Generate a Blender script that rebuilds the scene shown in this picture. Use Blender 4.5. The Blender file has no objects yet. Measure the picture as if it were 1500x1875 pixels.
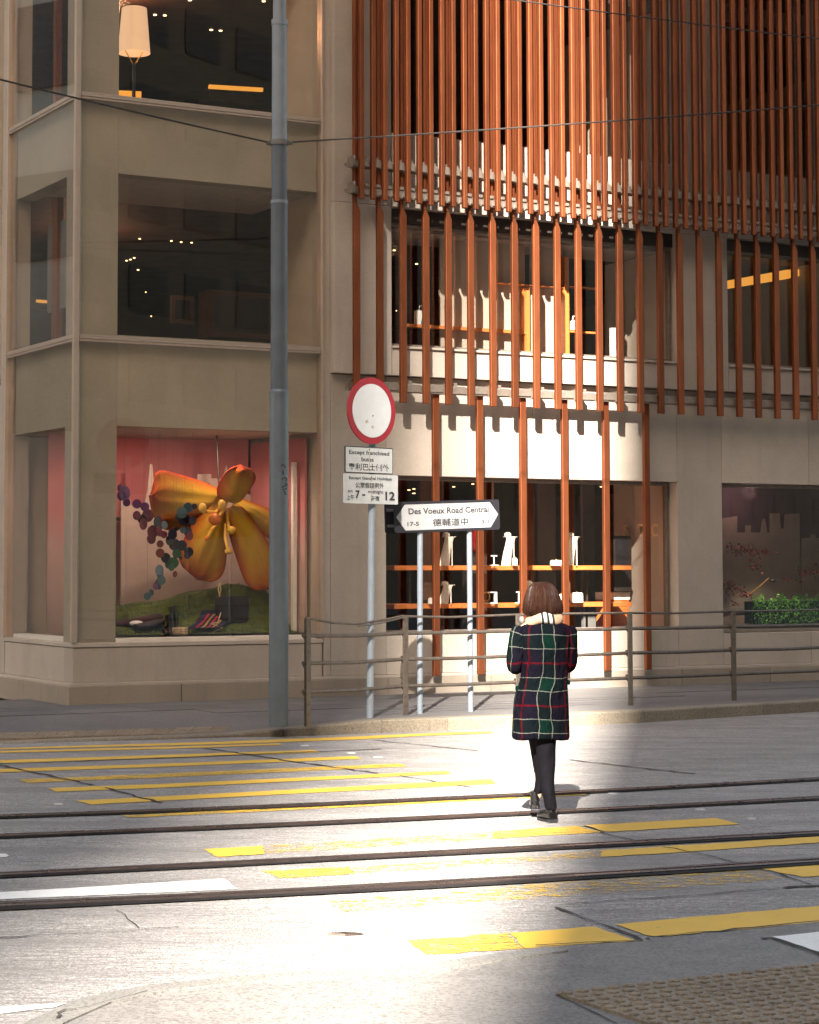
import bpy, bmesh, math, random
from mathutils import Vector, Matrix
R = math.radians
random.seed(7)
sc = bpy.context.scene
COL = sc.collection
# ------------------------------------------------------------------ camera
FP, PX, PY, H = 3800.0, 590.0, 794.0, 1.73      # focal length / principal point of the 1500 px wide frame, eye height
TP = (1034 - PY) / FP
PITCH = math.atan(TP)
cam = bpy.data.cameras.new('camera'); co = bpy.data.objects.new('camera', cam); COL.objects.link(co)
co.location = (0, 0, H); co.rotation_euler = (math.pi / 2 + PITCH, 0, 0)
cam.sensor_fit = 'VERTICAL'; cam.sensor_height = 36; cam.lens = FP / 1875 * 36
cam.shift_x = (750 - PX) / 1875; cam.shift_y = -(937.5 - PY) / 1875
cam.clip_start = .1; cam.clip_end = 3000
sc.camera = co
# ------------------------------------------------------------------ world, sun, exposure
SUN_EL = R(34); SLOPE = .17                       # light travels along +Y and a little +X
w = bpy.data.worlds.new('World'); sc.world = w; w.use_nodes = True
nt = w.node_tree; nt.nodes.clear()
sky = nt.nodes.new('ShaderNodeTexSky'); sky.sky_type = 'NISHITA'; sky.sun_disc = False
sky.sun_elevation = SUN_EL; sky.sun_rotation = math.pi + math.atan(SLOPE); sky.air_density = 1.3; sky.dust_density = 2.5; sky.ozone_density = .6
bg = nt.nodes.new('ShaderNodeBackground'); bg.inputs[1].default_value = .05
out = nt.nodes.new('ShaderNodeOutputWorld')
wb_ = nt.nodes.new('ShaderNodeMixRGB'); wb_.blend_type = 'MULTIPLY'; wb_.inputs[0].default_value = 1; wb_.inputs[2].default_value = (1.13, 1.0, .85, 1)
nt.links.new(sky.outputs[0], wb_.inputs[1]); nt.links.new(wb_.outputs[0], bg.inputs[0]); nt.links.new(bg.outputs[0], out.inputs[0])
sl = bpy.data.lights.new('sun', 'SUN'); sl.energy = 5.0; sl.angle = R(.6); sl.color = (1, .93, .84)
so = bpy.data.objects.new('sun', sl); COL.objects.link(so)
ld = Vector((SLOPE, 1, 0)).normalized() * math.cos(SUN_EL) + Vector((0, 0, -math.sin(SUN_EL)))
so.rotation_euler = ld.to_track_quat('-Z', 'Y').to_euler(); so.location = (-10, -20, 40)
sc.view_settings.view_transform = 'Standard'; sc.view_settings.look = 'None'
sc.view_settings.gamma = 1; sc.view_settings.exposure = 3.05; sc.view_settings.use_curve_mapping = False
# ------------------------------------------------------------------ geometry helpers
D = (.8847, .4663); N = (.4663, -.8847); CC = (-2.85, 23.858)   # facade direction, outward normal, corner of the glass
PV = .13                                                        # pavement height
def ray(x, y):
    u = (x - PX) / FP; v = -(y - PY) / FP
    return u, math.cos(PITCH) - v * math.sin(PITCH), math.sin(PITCH) + v * math.cos(PITCH)
def Fp(x, y, inn=0.):           # point of the plane parallel to the main facade, 'inn' metres inside it -> (s, inn, z)
    r = ray(x, y); t = ((CC[0]*N[0] + CC[1]*N[1]) - inn) / (r[0]*N[0] + r[1]*N[1])
    X, Y = r[0]*t - CC[0], r[1]*t - CC[1]
    return Vector((X*D[0] + Y*D[1], inn, H + r[2]*t))
def Lp(x, y, inn=0.):           # same for the side facade
    r = ray(x, y); t = ((CC[0]*D[0] + CC[1]*D[1]) + inn) / (r[0]*D[0] + r[1]*D[1])
    X, Y = r[0]*t - CC[0], r[1]*t - CC[1]
    return Vector((inn, -(X*N[0] + Y*N[1]), H + r[2]*t))
def G(x, y, z=0.):              # point at height z
    r = ray(x, y); t = (z - H) / r[2]; return Vector((r[0]*t, r[1]*t, z))
def toL(p):                     # world -> building local
    X, Y = p[0]-CC[0], p[1]-CC[1]; return Vector((X*D[0]+Y*D[1], -(X*N[0]+Y*N[1]), p[2]))
def toW(p):
    return Vector((CC[0]+p[0]*D[0]-p[1]*N[0], CC[1]+p[0]*D[1]-p[1]*N[1], p[2]))
RZ = math.atan2(D[1], D[0])

def link(name, me, mat=None, parent=None, loc=None):
    o = bpy.data.objects.new(name, me); COL.objects.link(o)
    if mat is not None and me is not None and len(me.materials) == 0:
        for m_ in (mat if isinstance(mat, (list, tuple)) else [mat]): me.materials.append(m_)
    if parent: o.parent = parent
    if loc is not None: o.location = loc
    return o
def tag(o, label=None, cat=None, group=None, kind=None):
    if label: o['label'] = label
    if cat: o['category'] = cat
    if group: o['group'] = group
    if kind: o['kind'] = kind
    return o
def thing(name, label, cat, loc=(0, 0, 0), rz=0, group=None):
    o = bpy.data.objects.new(name, None); COL.objects.link(o); o.location = loc; o.rotation_euler = (0, 0, rz)
    o.empty_display_size = .2
    return tag(o, label, cat, group)
class MB:
    def __init__(s): s.v = []; s.f = []; s.mi = []
    def add(s, vs, fs, mi=0):
        b = len(s.v); s.v += [tuple(v) for v in vs]; s.f += [tuple(i + b for i in f) for f in fs]; s.mi += [mi]*len(fs); return s
    def box(s, x0, x1, y0, y1, z0, z1, mi=0):
        return s.add([(x0,y0,z0),(x1,y0,z0),(x1,y1,z0),(x0,y1,z0),(x0,y0,z1),(x1,y0,z1),(x1,y1,z1),(x0,y1,z1)],
            [(0,3,2,1),(4,5,6,7),(0,1,5,4),(1,2,6,5),(2,3,7,6),(3,0,4,7)], mi)
    def rings(s, rs, mi=0, cap=True, close=True):
        n = len(rs[0]); vs = [p for r in rs for p in r]; fs = []
        for i in range(len(rs)-1):
            for j in range(n if close else n-1):
                k = (j+1) % n; fs.append((i*n+j, i*n+k, (i+1)*n+k, (i+1)*n+j))
        if cap: fs.append(tuple(range(n-1, -1, -1))); fs.append(tuple((len(rs)-1)*n + j for j in range(n)))
        return s.add(vs, fs, mi)
    def tube(s, pts, rad, n=10, mi=0, cap=True):
        pts = [Vector(p) for p in pts]; rs = []
        if not isinstance(rad, (list, tuple)): rad = [rad]*len(pts)
        up = None
        for i, p in enumerate(pts):
            t = (pts[min(i+1, len(pts)-1)] - pts[max(i-1, 0)]).normalized()
            if up is None: up = Vector((0,0,1)) if abs(t.z) < .9 else Vector((1,0,0))
            a = t.cross(up).normalized(); b = t.cross(a).normalized(); up = -b if (-b).dot(up) > 0 else b
            rr = rad[i]; rx, ry = rr if isinstance(rr, tuple) else (rr, rr)
            rs.append([p + a*rx*math.cos(2*math.pi*j/n) + b*ry*math.sin(2*math.pi*j/n) for j in range(n)])
        return s.rings(rs, mi, cap)
    def cyl(s, c, r, z0, z1, n=24, mi=0, r1=None):
        r1 = r if r1 is None else r1
        return s.rings([[(c[0]+q*math.cos(2*math.pi*j/n), c[1]+q*math.sin(2*math.pi*j/n), z) for j in range(n)] for q, z in ((r, z0), (r1, z1))], mi)
    def lathe(s, c, prof, n=24, mi=0, cap=True):
        return s.rings([[(c[0]+q*math.cos(2*math.pi*j/n), c[1]+q*math.sin(2*math.pi*j/n), c[2]+z) for j in range(n)] for q, z in prof], mi, cap)
    def blob(s, c, r, seg=12, rin=8, mi=0):
        c = Vector(c); rs = []
        for i in range(rin+1):
            a = math.pi*(i/rin); q = max(math.sin(a), .01)
            rs.append([(c.x+r[0]*q*math.cos(2*math.pi*j/seg), c.y+r[1]*q*math.sin(2*math.pi*j/seg), c.z-r[2]*math.cos(a)) for j in range(seg)])
        return s.rings(rs, mi)
    def mesh(s, name, smooth=False, bevel=0):
        me = bpy.data.meshes.new(name); me.from_pydata(s.v, [], s.f); me.validate()
        bm = bmesh.new(); bm.from_mesh(me)
        mi = {i: m for i, m in enumerate(s.mi)}
        for i, f in enumerate(bm.faces):
            f.material_index = mi.get(i, 0)
        bmesh.ops.recalc_face_normals(bm, faces=bm.faces)
        if bevel: bmesh.ops.bevel(bm, geom=list(bm.edges), offset=bevel, segments=1, profile=.5, affect='EDGES', clamp_overlap=True)
        for f in bm.faces: f.smooth = smooth
        bm.to_mesh(me); bm.free()
        if smooth:
            try: me.set_sharp_from_angle(angle=R(50))
            except Exception: pass
        return me
    def build(s, name, mat, parent=None, smooth=False, bevel=0, loc=None):
        return link(name, s.mesh(name, smooth, bevel), mat, parent, loc)
def box(name, x0, x1, y0, y1, z0, z1, mat, parent=None, bevel=0):
    # origin at the middle of its base
    c = Vector(((x0+x1)/2, (y0+y1)/2, z0)); a, b = abs(x1-x0)/2, abs(y1-y0)/2
    return MB().box(-a, a, -b, b, 0, z1-z0).build(name, mat, parent, bevel=bevel, loc=c)
def subd(o, lv=1):
    m_ = o.modifiers.new('s', 'SUBSURF'); m_.levels = lv; m_.render_levels = lv; return o
# ------------------------------------------------------------------ materials
MATS = {}
class NB:
    def __init__(s, m): s.t = m.node_tree; s.n = s.t.nodes; s.l = s.t.links
    def new(s, t, **k):
        n = s.n.new(t)
        for a, b in k.items(): setattr(n, a, b)
        return n
    def val(s, sock, v):
        if hasattr(v, 'is_output') or isinstance(v, bpy.types.NodeSocket): s.l.new(v, sock)
        else: sock.default_value = v
    def math(s, op, a, b=None, c=None, clamp=False):
        n = s.new('ShaderNodeMath', operation=op); n.use_clamp = clamp; s.val(n.inputs[0], a)
        if b is not None: s.val(n.inputs[1], b)
        if c is not None: s.val(n.inputs[2], c)
        return n.outputs[0]
    def mix(s, f, a, b, mode='MIX'):
        n = s.new('ShaderNodeMixRGB', blend_type=mode); s.val(n.inputs[0], f); s.val(n.inputs[1], a); s.val(n.inputs[2], b); return n.outputs[0]
    def noise(s, vec, scale, detail=4, rough=.6, out=0):
        n = s.new('ShaderNodeTexNoise'); n.inputs['Scale'].default_value = scale; n.inputs['Detail'].default_value = detail
        n.inputs['Roughness'].default_value = rough
        if vec is not None: s.l.new(vec, n.inputs['Vector'])
        return n.outputs[out]
    def ramp(s, f, stops, interp='LINEAR'):
        n = s.new('ShaderNodeValToRGB'); n.color_ramp.interpolation = interp; e = n.color_ramp.elements
        while len(e) < len(stops): e.new(.5)
        for i, (p, c) in enumerate(stops):
            e[i].position = p; e[i].color = (c, c, c, 1) if not isinstance(c, (tuple, list)) else (*c[:3], 1)
        s.val(n.inputs[0], f); return n.outputs[0]
    def mapping(s, vec, scale=(1,1,1), rot=(0,0,0), loc=(0,0,0)):
        n = s.new('ShaderNodeMapping'); s.l.new(vec, n.inputs[0]); n.inputs['Scale'].default_value = scale
        n.inputs['Rotation'].default_value = rot; n.inputs['Location'].default_value = loc; return n.outputs[0]
    def bump(s, h, strength=.3, dist=.01, nrm=None):
        n = s.new('ShaderNodeBump'); n.inputs['Strength'].default_value = strength; n.inputs['Distance'].default_value = dist
        s.l.new(h, n.inputs['Height'])
        if nrm is not None: s.l.new(nrm, n.inputs['Normal'])
        return n.outputs[0]
def c4(c): return (*c[:3], 1)
def mat(name, col=(.5,.5,.5), rough=.6, metal=0, spec=.5, var=.12, scale=6, bump=0, bscale=60, emis=None, es=0, vec='Object', stretch=(1,1,1), coat=0, sheen=0):
    m_ = bpy.data.materials.new(name); m_.use_nodes = True; b = NB(m_); P = b.n['Principled BSDF']
    tc = b.new('ShaderNodeTexCoord').outputs[vec]; mp = b.mapping(tc, stretch)
    f = b.noise(mp, scale, 5, .6)
    dk = tuple(x*(1-var) for x in col); lt = tuple(min(1, x*(1+var)) for x in col)
    cr = b.ramp(f, [(.3, dk), (.7, lt)])
    b.l.new(cr, P.inputs['Base Color'])
    fr = b.noise(mp, scale*2.7, 3, .6)
    b.l.new(b.ramp(fr, [(.3, max(0, rough-.07)), (.7, min(1, rough+.07))]), P.inputs['Roughness'])
    P.inputs['Metallic'].default_value = metal; P.inputs['Specular IOR Level'].default_value = spec
    P.inputs['Coat Weight'].default_value = coat; P.inputs['Sheen Weight'].default_value = sheen
    if bump: b.l.new(b.bump(b.noise(tc, bscale, 5, .7), bump, .004), P.inputs['Normal'])
    if emis: P.inputs['Emission Color'].default_value = c4(emis); P.inputs['Emission Strength'].default_value = es
    MATS[name] = m_; return m_
def stone(name, col, var=.10, dirt=.38):
    m_ = bpy.data.materials.new(name); m_.use_nodes = True; b = NB(m_); P = b.n['Principled BSDF']
    g = b.new('ShaderNodeNewGeometry').outputs['Position']
    f1 = b.noise(g, 1.3, 5, .6); f2 = b.noise(g, 160, 3, .8); f3 = b.noise(b.mapping(g, (6, 6, .5)), 1.0, 4, .7)
    a = b.mix(b.ramp(f1, [(.3, 0), (.7, 1)]), c4([x*(1-var) for x in col]), c4([x*(1+var) for x in col]))
    a = b.mix(b.ramp(f2, [(.35, 0), (.65, 1)]), a, b.mix(1., a, (.66, .65, .64, 1), 'MULTIPLY'))
    streak = b.ramp(f3, [(.55, 0), (.8, dirt)])
    a = b.mix(streak, a, c4([x*.55 for x in col]))
    info = b.new('ShaderNodeObjectInfo').outputs['Random']
    a = b.mix(1., a, b.ramp(info, [(0, .86), (1, 1.02)]), 'MULTIPLY')
    b.l.new(a, P.inputs['Base Color']); P.inputs['Roughness'].default_value = .72; P.inputs['Specular IOR Level'].default_value = .35
    b.l.new(b.bump(f2, .25, .002), P.inputs['Normal']); MATS[name] = m_; return m_
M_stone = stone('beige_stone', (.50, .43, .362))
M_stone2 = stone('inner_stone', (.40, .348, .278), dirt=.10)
M_plinth = stone('plinth_stone', (.33, .275, .22), dirt=.5)
M_frame = mat('frame_bronze', (.42, .34, .28), .38, .35, var=.06)
M_dark = mat('dark_metal', (.035, .026, .022), .5, .3)
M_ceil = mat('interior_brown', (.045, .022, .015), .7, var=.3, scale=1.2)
M_soff = mat('soffit_grey', (.40, .34, .30), .8, var=.1)
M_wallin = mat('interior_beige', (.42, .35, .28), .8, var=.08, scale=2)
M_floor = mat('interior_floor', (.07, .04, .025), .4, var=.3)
M_orange = mat('orange_wood', (.55, .17, .04), .42, var=.15, stretch=(1,1,8), scale=5)
M_white = mat('white_paint', (.78, .76, .72), .5, var=.04)
M_black = mat('black_leather', (.012, .011, .014), .45, var=.4, bump=.3, bscale=40)
M_gold = mat('gold_metal', (.7, .45, .12), .3, .9)
M_clip = mat('bronze_bracket', (.20, .165, .135), .5, .35, var=.2, scale=12)
M_grey = mat('grey_plastic', (.12, .115, .11), .5)

def terracotta():
    m_ = bpy.data.materials.new('terracotta_slat'); m_.use_nodes = True; b = NB(m_); P = b.n['Principled BSDF']
    g = b.new('ShaderNodeNewGeometry').outputs['Position']
    f = b.noise(b.mapping(g, (3, 3, .6)), 3, 5, .6); f2 = b.noise(b.mapping(g, (60, 60, 3)), 1, 3, .7)
    info = b.new('ShaderNodeObjectInfo').outputs['Random']
    a = b.mix(b.ramp(f, [(.3, 0), (.7, 1)]), (.21, .058, .022, 1), (.32, .096, .034, 1))
    a = b.mix(b.ramp(f2, [(.3, 0), (.7, .35)]), a, (.15, .038, .016, 1))
    a = b.mix(1., a, b.ramp(info, [(0, .72), (1, 1.08)]), 'MULTIPLY')
    b.l.new(a, P.inputs['Base Color']); P.inputs['Roughness'].default_value = .5; P.inputs['Metallic'].default_value = .75
    P.inputs['Specular IOR Level'].default_value = .5
    b.l.new(b.bump(f2, .15, .002), P.inputs['Normal']); return m_
M_slat = terracotta()

def glass(name, tint=(.975, .965, .945), refl=1.0):
    m_ = bpy.data.materials.new(name); m_.use_nodes = True; b = NB(m_); b.n.clear()
    o = b.new('ShaderNodeOutputMaterial'); tr = b.new('ShaderNodeBsdfTransparent'); tr.inputs[0].default_value = c4(tint)
    gl = b.new('ShaderNodeBsdfGlossy'); gl.inputs['Roughness'].default_value = .015
    gl.inputs[0].default_value = (refl, refl, refl, 1)
    g = b.new('ShaderNodeNewGeometry').outputs['Position']
    bp = b.bump(b.noise(g, .9, 2, .5), .03, .02); b.l.new(bp, gl.inputs['Normal'])
    fr = b.new('ShaderNodeLayerWeight'); fr.inputs[0].default_value = .5   # facing = 1 - |cos|, symmetric for both faces of a pane
    f = b.math('ADD', b.math('MULTIPLY', b.math('POWER', fr.outputs['Facing'], 5), .9), .05, clamp=True)
    mx = b.new('ShaderNodeMixShader'); b.l.new(f, mx.inputs[0]); b.l.new(tr.outputs[0], mx.inputs[1]); b.l.new(gl.outputs[0], mx.inputs[2])
    b.l.new(mx.outputs[0], o.inputs[0]); MATS[name] = m_; return m_
M_glass = glass('vitrine_glass')
M_glass2 = glass('shop_glass', (.97, .96, .945))
def emit(name, col, s):
    m_ = bpy.data.materials.new(name); m_.use_nodes = True; b = NB(m_); P = b.n['Principled BSDF']
    P.inputs['Base Color'].default_value = c4([c*.5 for c in col]); P.inputs['Emission Color'].default_value = c4(col); P.inputs['Emission Strength'].default_value = s
    return m_
E_spot = emit('downlight_glow', (1, .62, .28), .7)
E_cove = emit('cove_glow', (1, .42, .06), .11)
E_line = emit('strip_glow', (1, .62, .25), .25)

def road_mat():
    m_ = bpy.data.materials.new('concrete_road'); m_.use_nodes = True; b = NB(m_); P = b.n['Principled BSDF']
    g = b.new('ShaderNodeNewGeometry').outputs['Position']
    big = b.noise(g, .35, 5, .6); mid = b.noise(g, 2.5, 5, .65); fine = b.noise(g, 30, 4, .85); agg = b.noise(g, 80, 2, .8)
    # brushed texture lines across the carriageway
    rib = b.noise(b.mapping(g, (1.2, 26, 1), rot=(0, 0, R(38))), 3.2, 3, .65)
    a = b.mix(b.ramp(big, [(.35, 0), (.65, 1)]), (.245, .225, .21, 1), (.345, .32, .30, 1))
    a = b.mix(b.ramp(mid, [(.35, 0), (.7, .55)]), a, (.185, .168, .158, 1))
    a = b.mix(b.ramp(fine, [(.44, 0), (.58, .85)]), a, (.50, .47, .44, 1))
    a = b.mix(b.ramp(agg, [(.50, 0), (.58, .7)]), a, (.085, .076, .07, 1))
    a = b.mix(b.ramp(rib, [(.50, 0), (.58, .75)]), a, (.11, .10, .093, 1))
    # long tyre-polished / stained bands running along the road
    band = b.noise(b.mapping(g, (.25, 2.2, 1), rot=(0, 0, -R(22))), 1.1, 3, .55)
    a = b.mix(b.ramp(band, [(.45, 0), (.60, .5)]), a, (.16, .147, .14, 1))
    b.l.new(a, P.inputs['Base Color'])
    b.l.new(b.ramp(mid, [(.3, .55), (.7, .8)]), P.inputs['Roughness']); P.inputs['Specular IOR Level'].default_value = .35
    hh = b.math('ADD', b.math('MULTIPLY', rib, .9), b.math('ADD', b.math('MULTIPLY', fine, .6), b.math('MULTIPLY', agg, .5)))
    b.l.new(b.bump(hh, .8, .012), P.inputs['Normal']); return m_
M_road = road_mat()
def pave_mat(name, c1, c2, sc_=1.0):
    m_ = bpy.data.materials.new(name); m_.use_nodes = True; b = NB(m_); P = b.n['Principled BSDF']
    g = b.new('ShaderNodeNewGeometry').outputs['Position']
    f = b.noise(g, 1.2*sc_, 5, .65); fi = b.noise(g, 60, 3, .85); info = b.new('ShaderNodeObjectInfo').outputs['Random']
    a = b.mix(b.ramp(f, [(.3, 0), (.7, 1)]), c4(c1), c4(c2))
    a = b.mix(b.ramp(fi, [(.48, 0), (.6, .75)]), a, c4([x*.40 for x in c1]))
    a = b.mix(1., a, b.ramp(info, [(0, .82), (1, 1.05)]), 'MULTIPLY')
    b.l.new(a, P.inputs['Base Color']); P.inputs['Roughness'].default_value = .75
    b.l.new(b.bump(fi, .5, .003), P.inputs['Normal']); return m_
M_pave = pave_mat('pavement_slab', (.10, .096, .094), (.145, .138, .133))
M_kerb = pave_mat('kerb_stone', (.20, .165, .12), (.27, .225, .165), 2)
M_kerb2 = pave_mat('near_kerb_stone', (.19, .178, .16), (.24, .225, .2), 2)
M_tact = pave_mat('tactile_tile', (.20, .155, .105), (.28, .22, .15), 3)
M_near = pave_mat('near_concrete', (.165, .15, .138), (.225, .208, .19), 4)
def paint_mat(name, col, wear):
    m_ = bpy.data.materials.new(name); m_.use_nodes = True; b = NB(m_); P = b.n['Principled BSDF']
    g = b.new('ShaderNodeNewGeometry').outputs['Position']
    f = b.noise(g, 2.3, 6, .7); fi = b.noise(g, 45, 4, .8); st = b.noise(b.mapping(g, (2.5, 12, 1), rot=(0, 0, -R(19))), 2.5, 5, .7)
    a = b.mix(b.ramp(f, [(.3, 0), (.7, 1)]), c4([x*.86 for x in col]), c4(col))
    a = b.mix(b.ramp(fi, [(.55, 0), (.8, .35)]), a, (.2, .17, .12, 1))
    b.l.new(a, P.inputs['Base Color']); P.inputs['Roughness'].default_value = .6
    k = b.math('ADD', b.math('MULTIPLY', fi, .45), b.math('MULTIPLY', st, .55))
    al = b.ramp(k, [(max(0, wear-.015), 0), (wear+.015, 1)]); b.l.new(al, P.inputs['Alpha'])
    b.l.new(b.bump(fi, .4, .003), P.inputs['Normal']); return m_
M_yel = paint_mat('yellow_paint', (.66, .40, .045), .385)
M_yel2 = paint_mat('worn_glare_yellow_paint', (.66, .40, .045), .475)
M_yel3 = paint_mat('very_worn_glare_yellow_paint', (.66, .40, .045), .535)  # missing paint is wear, plus sun glare washing the stripes out
M_wht = paint_mat('white_road_paint', (.72, .71, .68), .37)
M_studm = mat('stud_dull_white', (.42,.41,.39), .6)
M_rail = mat('rail_steel', (.24, .18, .15), .30, .95, var=.15, scale=3)
M_bed = mat('rail_bitumen', (.011, .009, .009), .8, spec=.2, var=.3, scale=6)
M_crack = mat('crack_tar', (.030, .024, .021), .9, var=.4)
M_post = mat('grey_post_paint', (.11, .135, .16), .45, .15, var=.12, scale=5, bump=.25, bscale=60, coat=.1)
M_post2 = mat('grey_post_paint_dark', (.085, .10, .12), .5, .15, var=.15, scale=4, bump=.3, bscale=50)
M_signpost = mat('signpost_paint', (.18, .205, .235), .45, .1, var=.1, scale=8)
M_railing = mat('railing_steel', (.13, .105, .085), .45, .65, var=.25, scale=14, bump=.3, bscale=50)
# ------------------------------------------------------------------ ground
def strip(name, pts, width, z, m_, parent, jitter=0, h=0):
    pts = [Vector((p[0], p[1], 0)) for p in pts]; L_, R_ = [], []
    for i, p in enumerate(pts):
        t = (pts[min(i+1, len(pts)-1)] - pts[max(i-1, 0)]).normalized(); nn = Vector((-t.y, t.x, 0))
        wd = max(.15, 1 + random.uniform(-jitter, jitter)) * (width[i] if isinstance(width, list) else width)/2
        L_.append(p + nn*wd); R_.append(p - nn*wd)
    mb = MB(); n = len(pts)
    vs = [(q.x, q.y, z) for q in L_] + [(q.x, q.y, z) for q in R_]
    mb.add(vs, [(i, i+1, n+i+1, n+i) for i in range(n-1)])
    me = bpy.data.meshes.new(name); me.from_pydata(mb.v, [], [tuple(reversed(f)) for f in mb.f]); me.update()
    return link(name, me, m_, parent)
def poly(name, px, z, m_, parent, edge=0):
    pts = [G(*p) for p in px]; pp = []
    for i, p in enumerate(pts):            # subdivide and roughen the edges
        q = pts[(i+1) % len(pts)]; n = max(1, int((q-p).length/.06)) if edge else 1
        for k in range(n):
            r = p.lerp(q, k/n)
            if edge and 0 < k: r = r + Vector((random.uniform(-edge, edge), random.uniform(-edge, edge), 0))
            pp.append((r.x, r.y, z))
    bm = bmesh.new(); vs = [bm.verts.new(p) for p in pp]; f = bm.faces.new(vs); f.normal_update()
    if f.normal.z < 0: f.normal_flip()
    bmesh.ops.triangulate(bm, faces=bm.faces); me = bpy.data.meshes.new(name); bm.to_mesh(me); bm.free()
    return link(name, me, m_, parent)
road = MB().add([(-400,-400,0),(400,-400,0),(400,400,0),(-400,400,0)], [(0,1,2,3)]).build('road', M_road); tag(road, kind='structure')
# far pavement with kerb. kerb line in world coordinates (bottom of the kerb face)
KB = [G(-700, 1385), G(0, 1362), G(430, 1350), G(520, 1349), G(700, 1342), G(938, 1334), G(1180, 1323), G(1500, 1303), G(2600, 1240)]
def pave():
    zt = [0.006, .012, .03, .075, PV, PV, PV, PV, PV]
    mb = MB(); top = []; back = []
    for p, z in zip(KB, zt):
        l = toL(p); b_ = toW((l.x, 1.2, 0)) ; top.append(Vector((p.x, p.y, z))); back.append(Vector((b_.x, b_.y, PV if l.x > 1 else PV)))
    dirs = []
    inner = [t + Vector((N[0]*-.22, N[1]*-.22, 0)) for t in top]
    ramp_ = []
    for i, t in enumerate(inner):
        q = Vector((t.x - N[0]*1.3, t.y - N[1]*1.3, PV)); ramp_.append(q)
    mb = MB(); n = len(KB)
    for i in range(n-1):
        mb.add([(inner[i].x, inner[i].y, inner[i].z), (inner[i+1].x, inner[i+1].y, inner[i+1].z), tuple(ramp_[i+1]), tuple(ramp_[i])], [(0,1,2,3)])
        mb.add([tuple(ramp_[i]), tuple(ramp_[i+1]), tuple(back[i+1]), tuple(back[i])], [(0,1,2,3)])
    o = mb.build('pavement', M_pave); tag(o, kind='structure')
    # kerb stones, each a piece ~1 m long
    for i in range(n-1):
        a, b_ = top[i], top[i+1]; L_ = (b_-a).length; k = max(1, round(L_/1.0))
        if i == n-2: k = min(k, 14)
        for j in range(k):
            p = a.lerp(b_, j/k + .004/L_*0); q = a.lerp(b_, (j+1)/k - .006/L_)
            inn = Vector((-N[0]*.22, -N[1]*.22, 0)); ch = Vector((-N[0]*.015, -N[1]*.015, 0))
            vs = [(p.x, p.y, -.02), (q.x, q.y, -.02)]
            vs += [(p.x, p.y, p.z-.012), (q.x, q.y, q.z-.012), tuple(p+ch+Vector((0,0,.003))), tuple(q+ch+Vector((0,0,.003))), tuple(p+inn+Vector((0,0,.003))), tuple(q+inn+Vector((0,0,.003)))]
            MB().add(vs, [(0,1,3,2), (2,3,5,4), (4,5,7,6), (0,2,4,6), (1,7,5,3)]).build('kerb_stone', M_kerb, o)
    # slab joints: recessed-looking dark gaps between individual slabs laid on the bed
    return o
pav = pave()
for i in range(-4, 22):       # paving slabs, individually laid (1.2 x .6), level part of the pavement
    for j in range(3):
        s0 = i*.9 + (.45 if j % 2 else 0); y1 = -.12 - j*.62; y0 = y1 - .61
        c = toW((s0+.45, (y0+y1)/2, 0)); 
        if toL(c).y > -.05: continue
        # keep clear of the kerb ramp
        kx = None
        for a, b_ in zip(KB[:-1], KB[1:]):
            la, lb = toL(a), toL(b_)
            if la.x <= s0+.45 <= lb.x: kx = la.y + (lb.y-la.y)*(s0+.45-la.x)/(lb.x-la.x)
        if kx is None or y0 < kx + (1.56): continue
        o = MB().box(-.446, .446, -.302, .302, 0, .006).build('paving_slab', M_pave, pav, loc=(c.x, c.y, PV)); o.rotation_euler = (0, 0, RZ)
# tactile strip on the far crossing
for i in range(14):
    a0 = 12 - 60 + i*35.5
    if a0 > 400: break
    t0 = (a0-0)/430
    def yy(x, e): return (1352.5 if e else 1342.5) - x*.0305 + (0 if e else -1)
    q = [G(a0+16, yy(a0, 0), .068), G(a0+50, yy(a0+34, 0), .068), G(a0+38, yy(a0+34, 1), .034), G(a0+3, yy(a0, 1), .034)]
    mb = MB(); mb.add([tuple(p) for p in q]+[tuple(p-Vector((0,0,.05))) for p in q], [(3,2,1,0), (0,1,5,4), (1,2,6,5), (2,3,7,6), (3,0,4,7)])
    for u in range(5):
        for v in range(4):
            c = q[0].lerp(q[1], (u+.5)/5).lerp(q[3].lerp(q[2], (u+.5)/5), (v+.5)/4)
            mb.lathe((c.x, c.y, c.z), [(.018, -.001), (.012, .005)], n=6)
    mb.build('tactile_tile', M_tact, pav)
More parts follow.
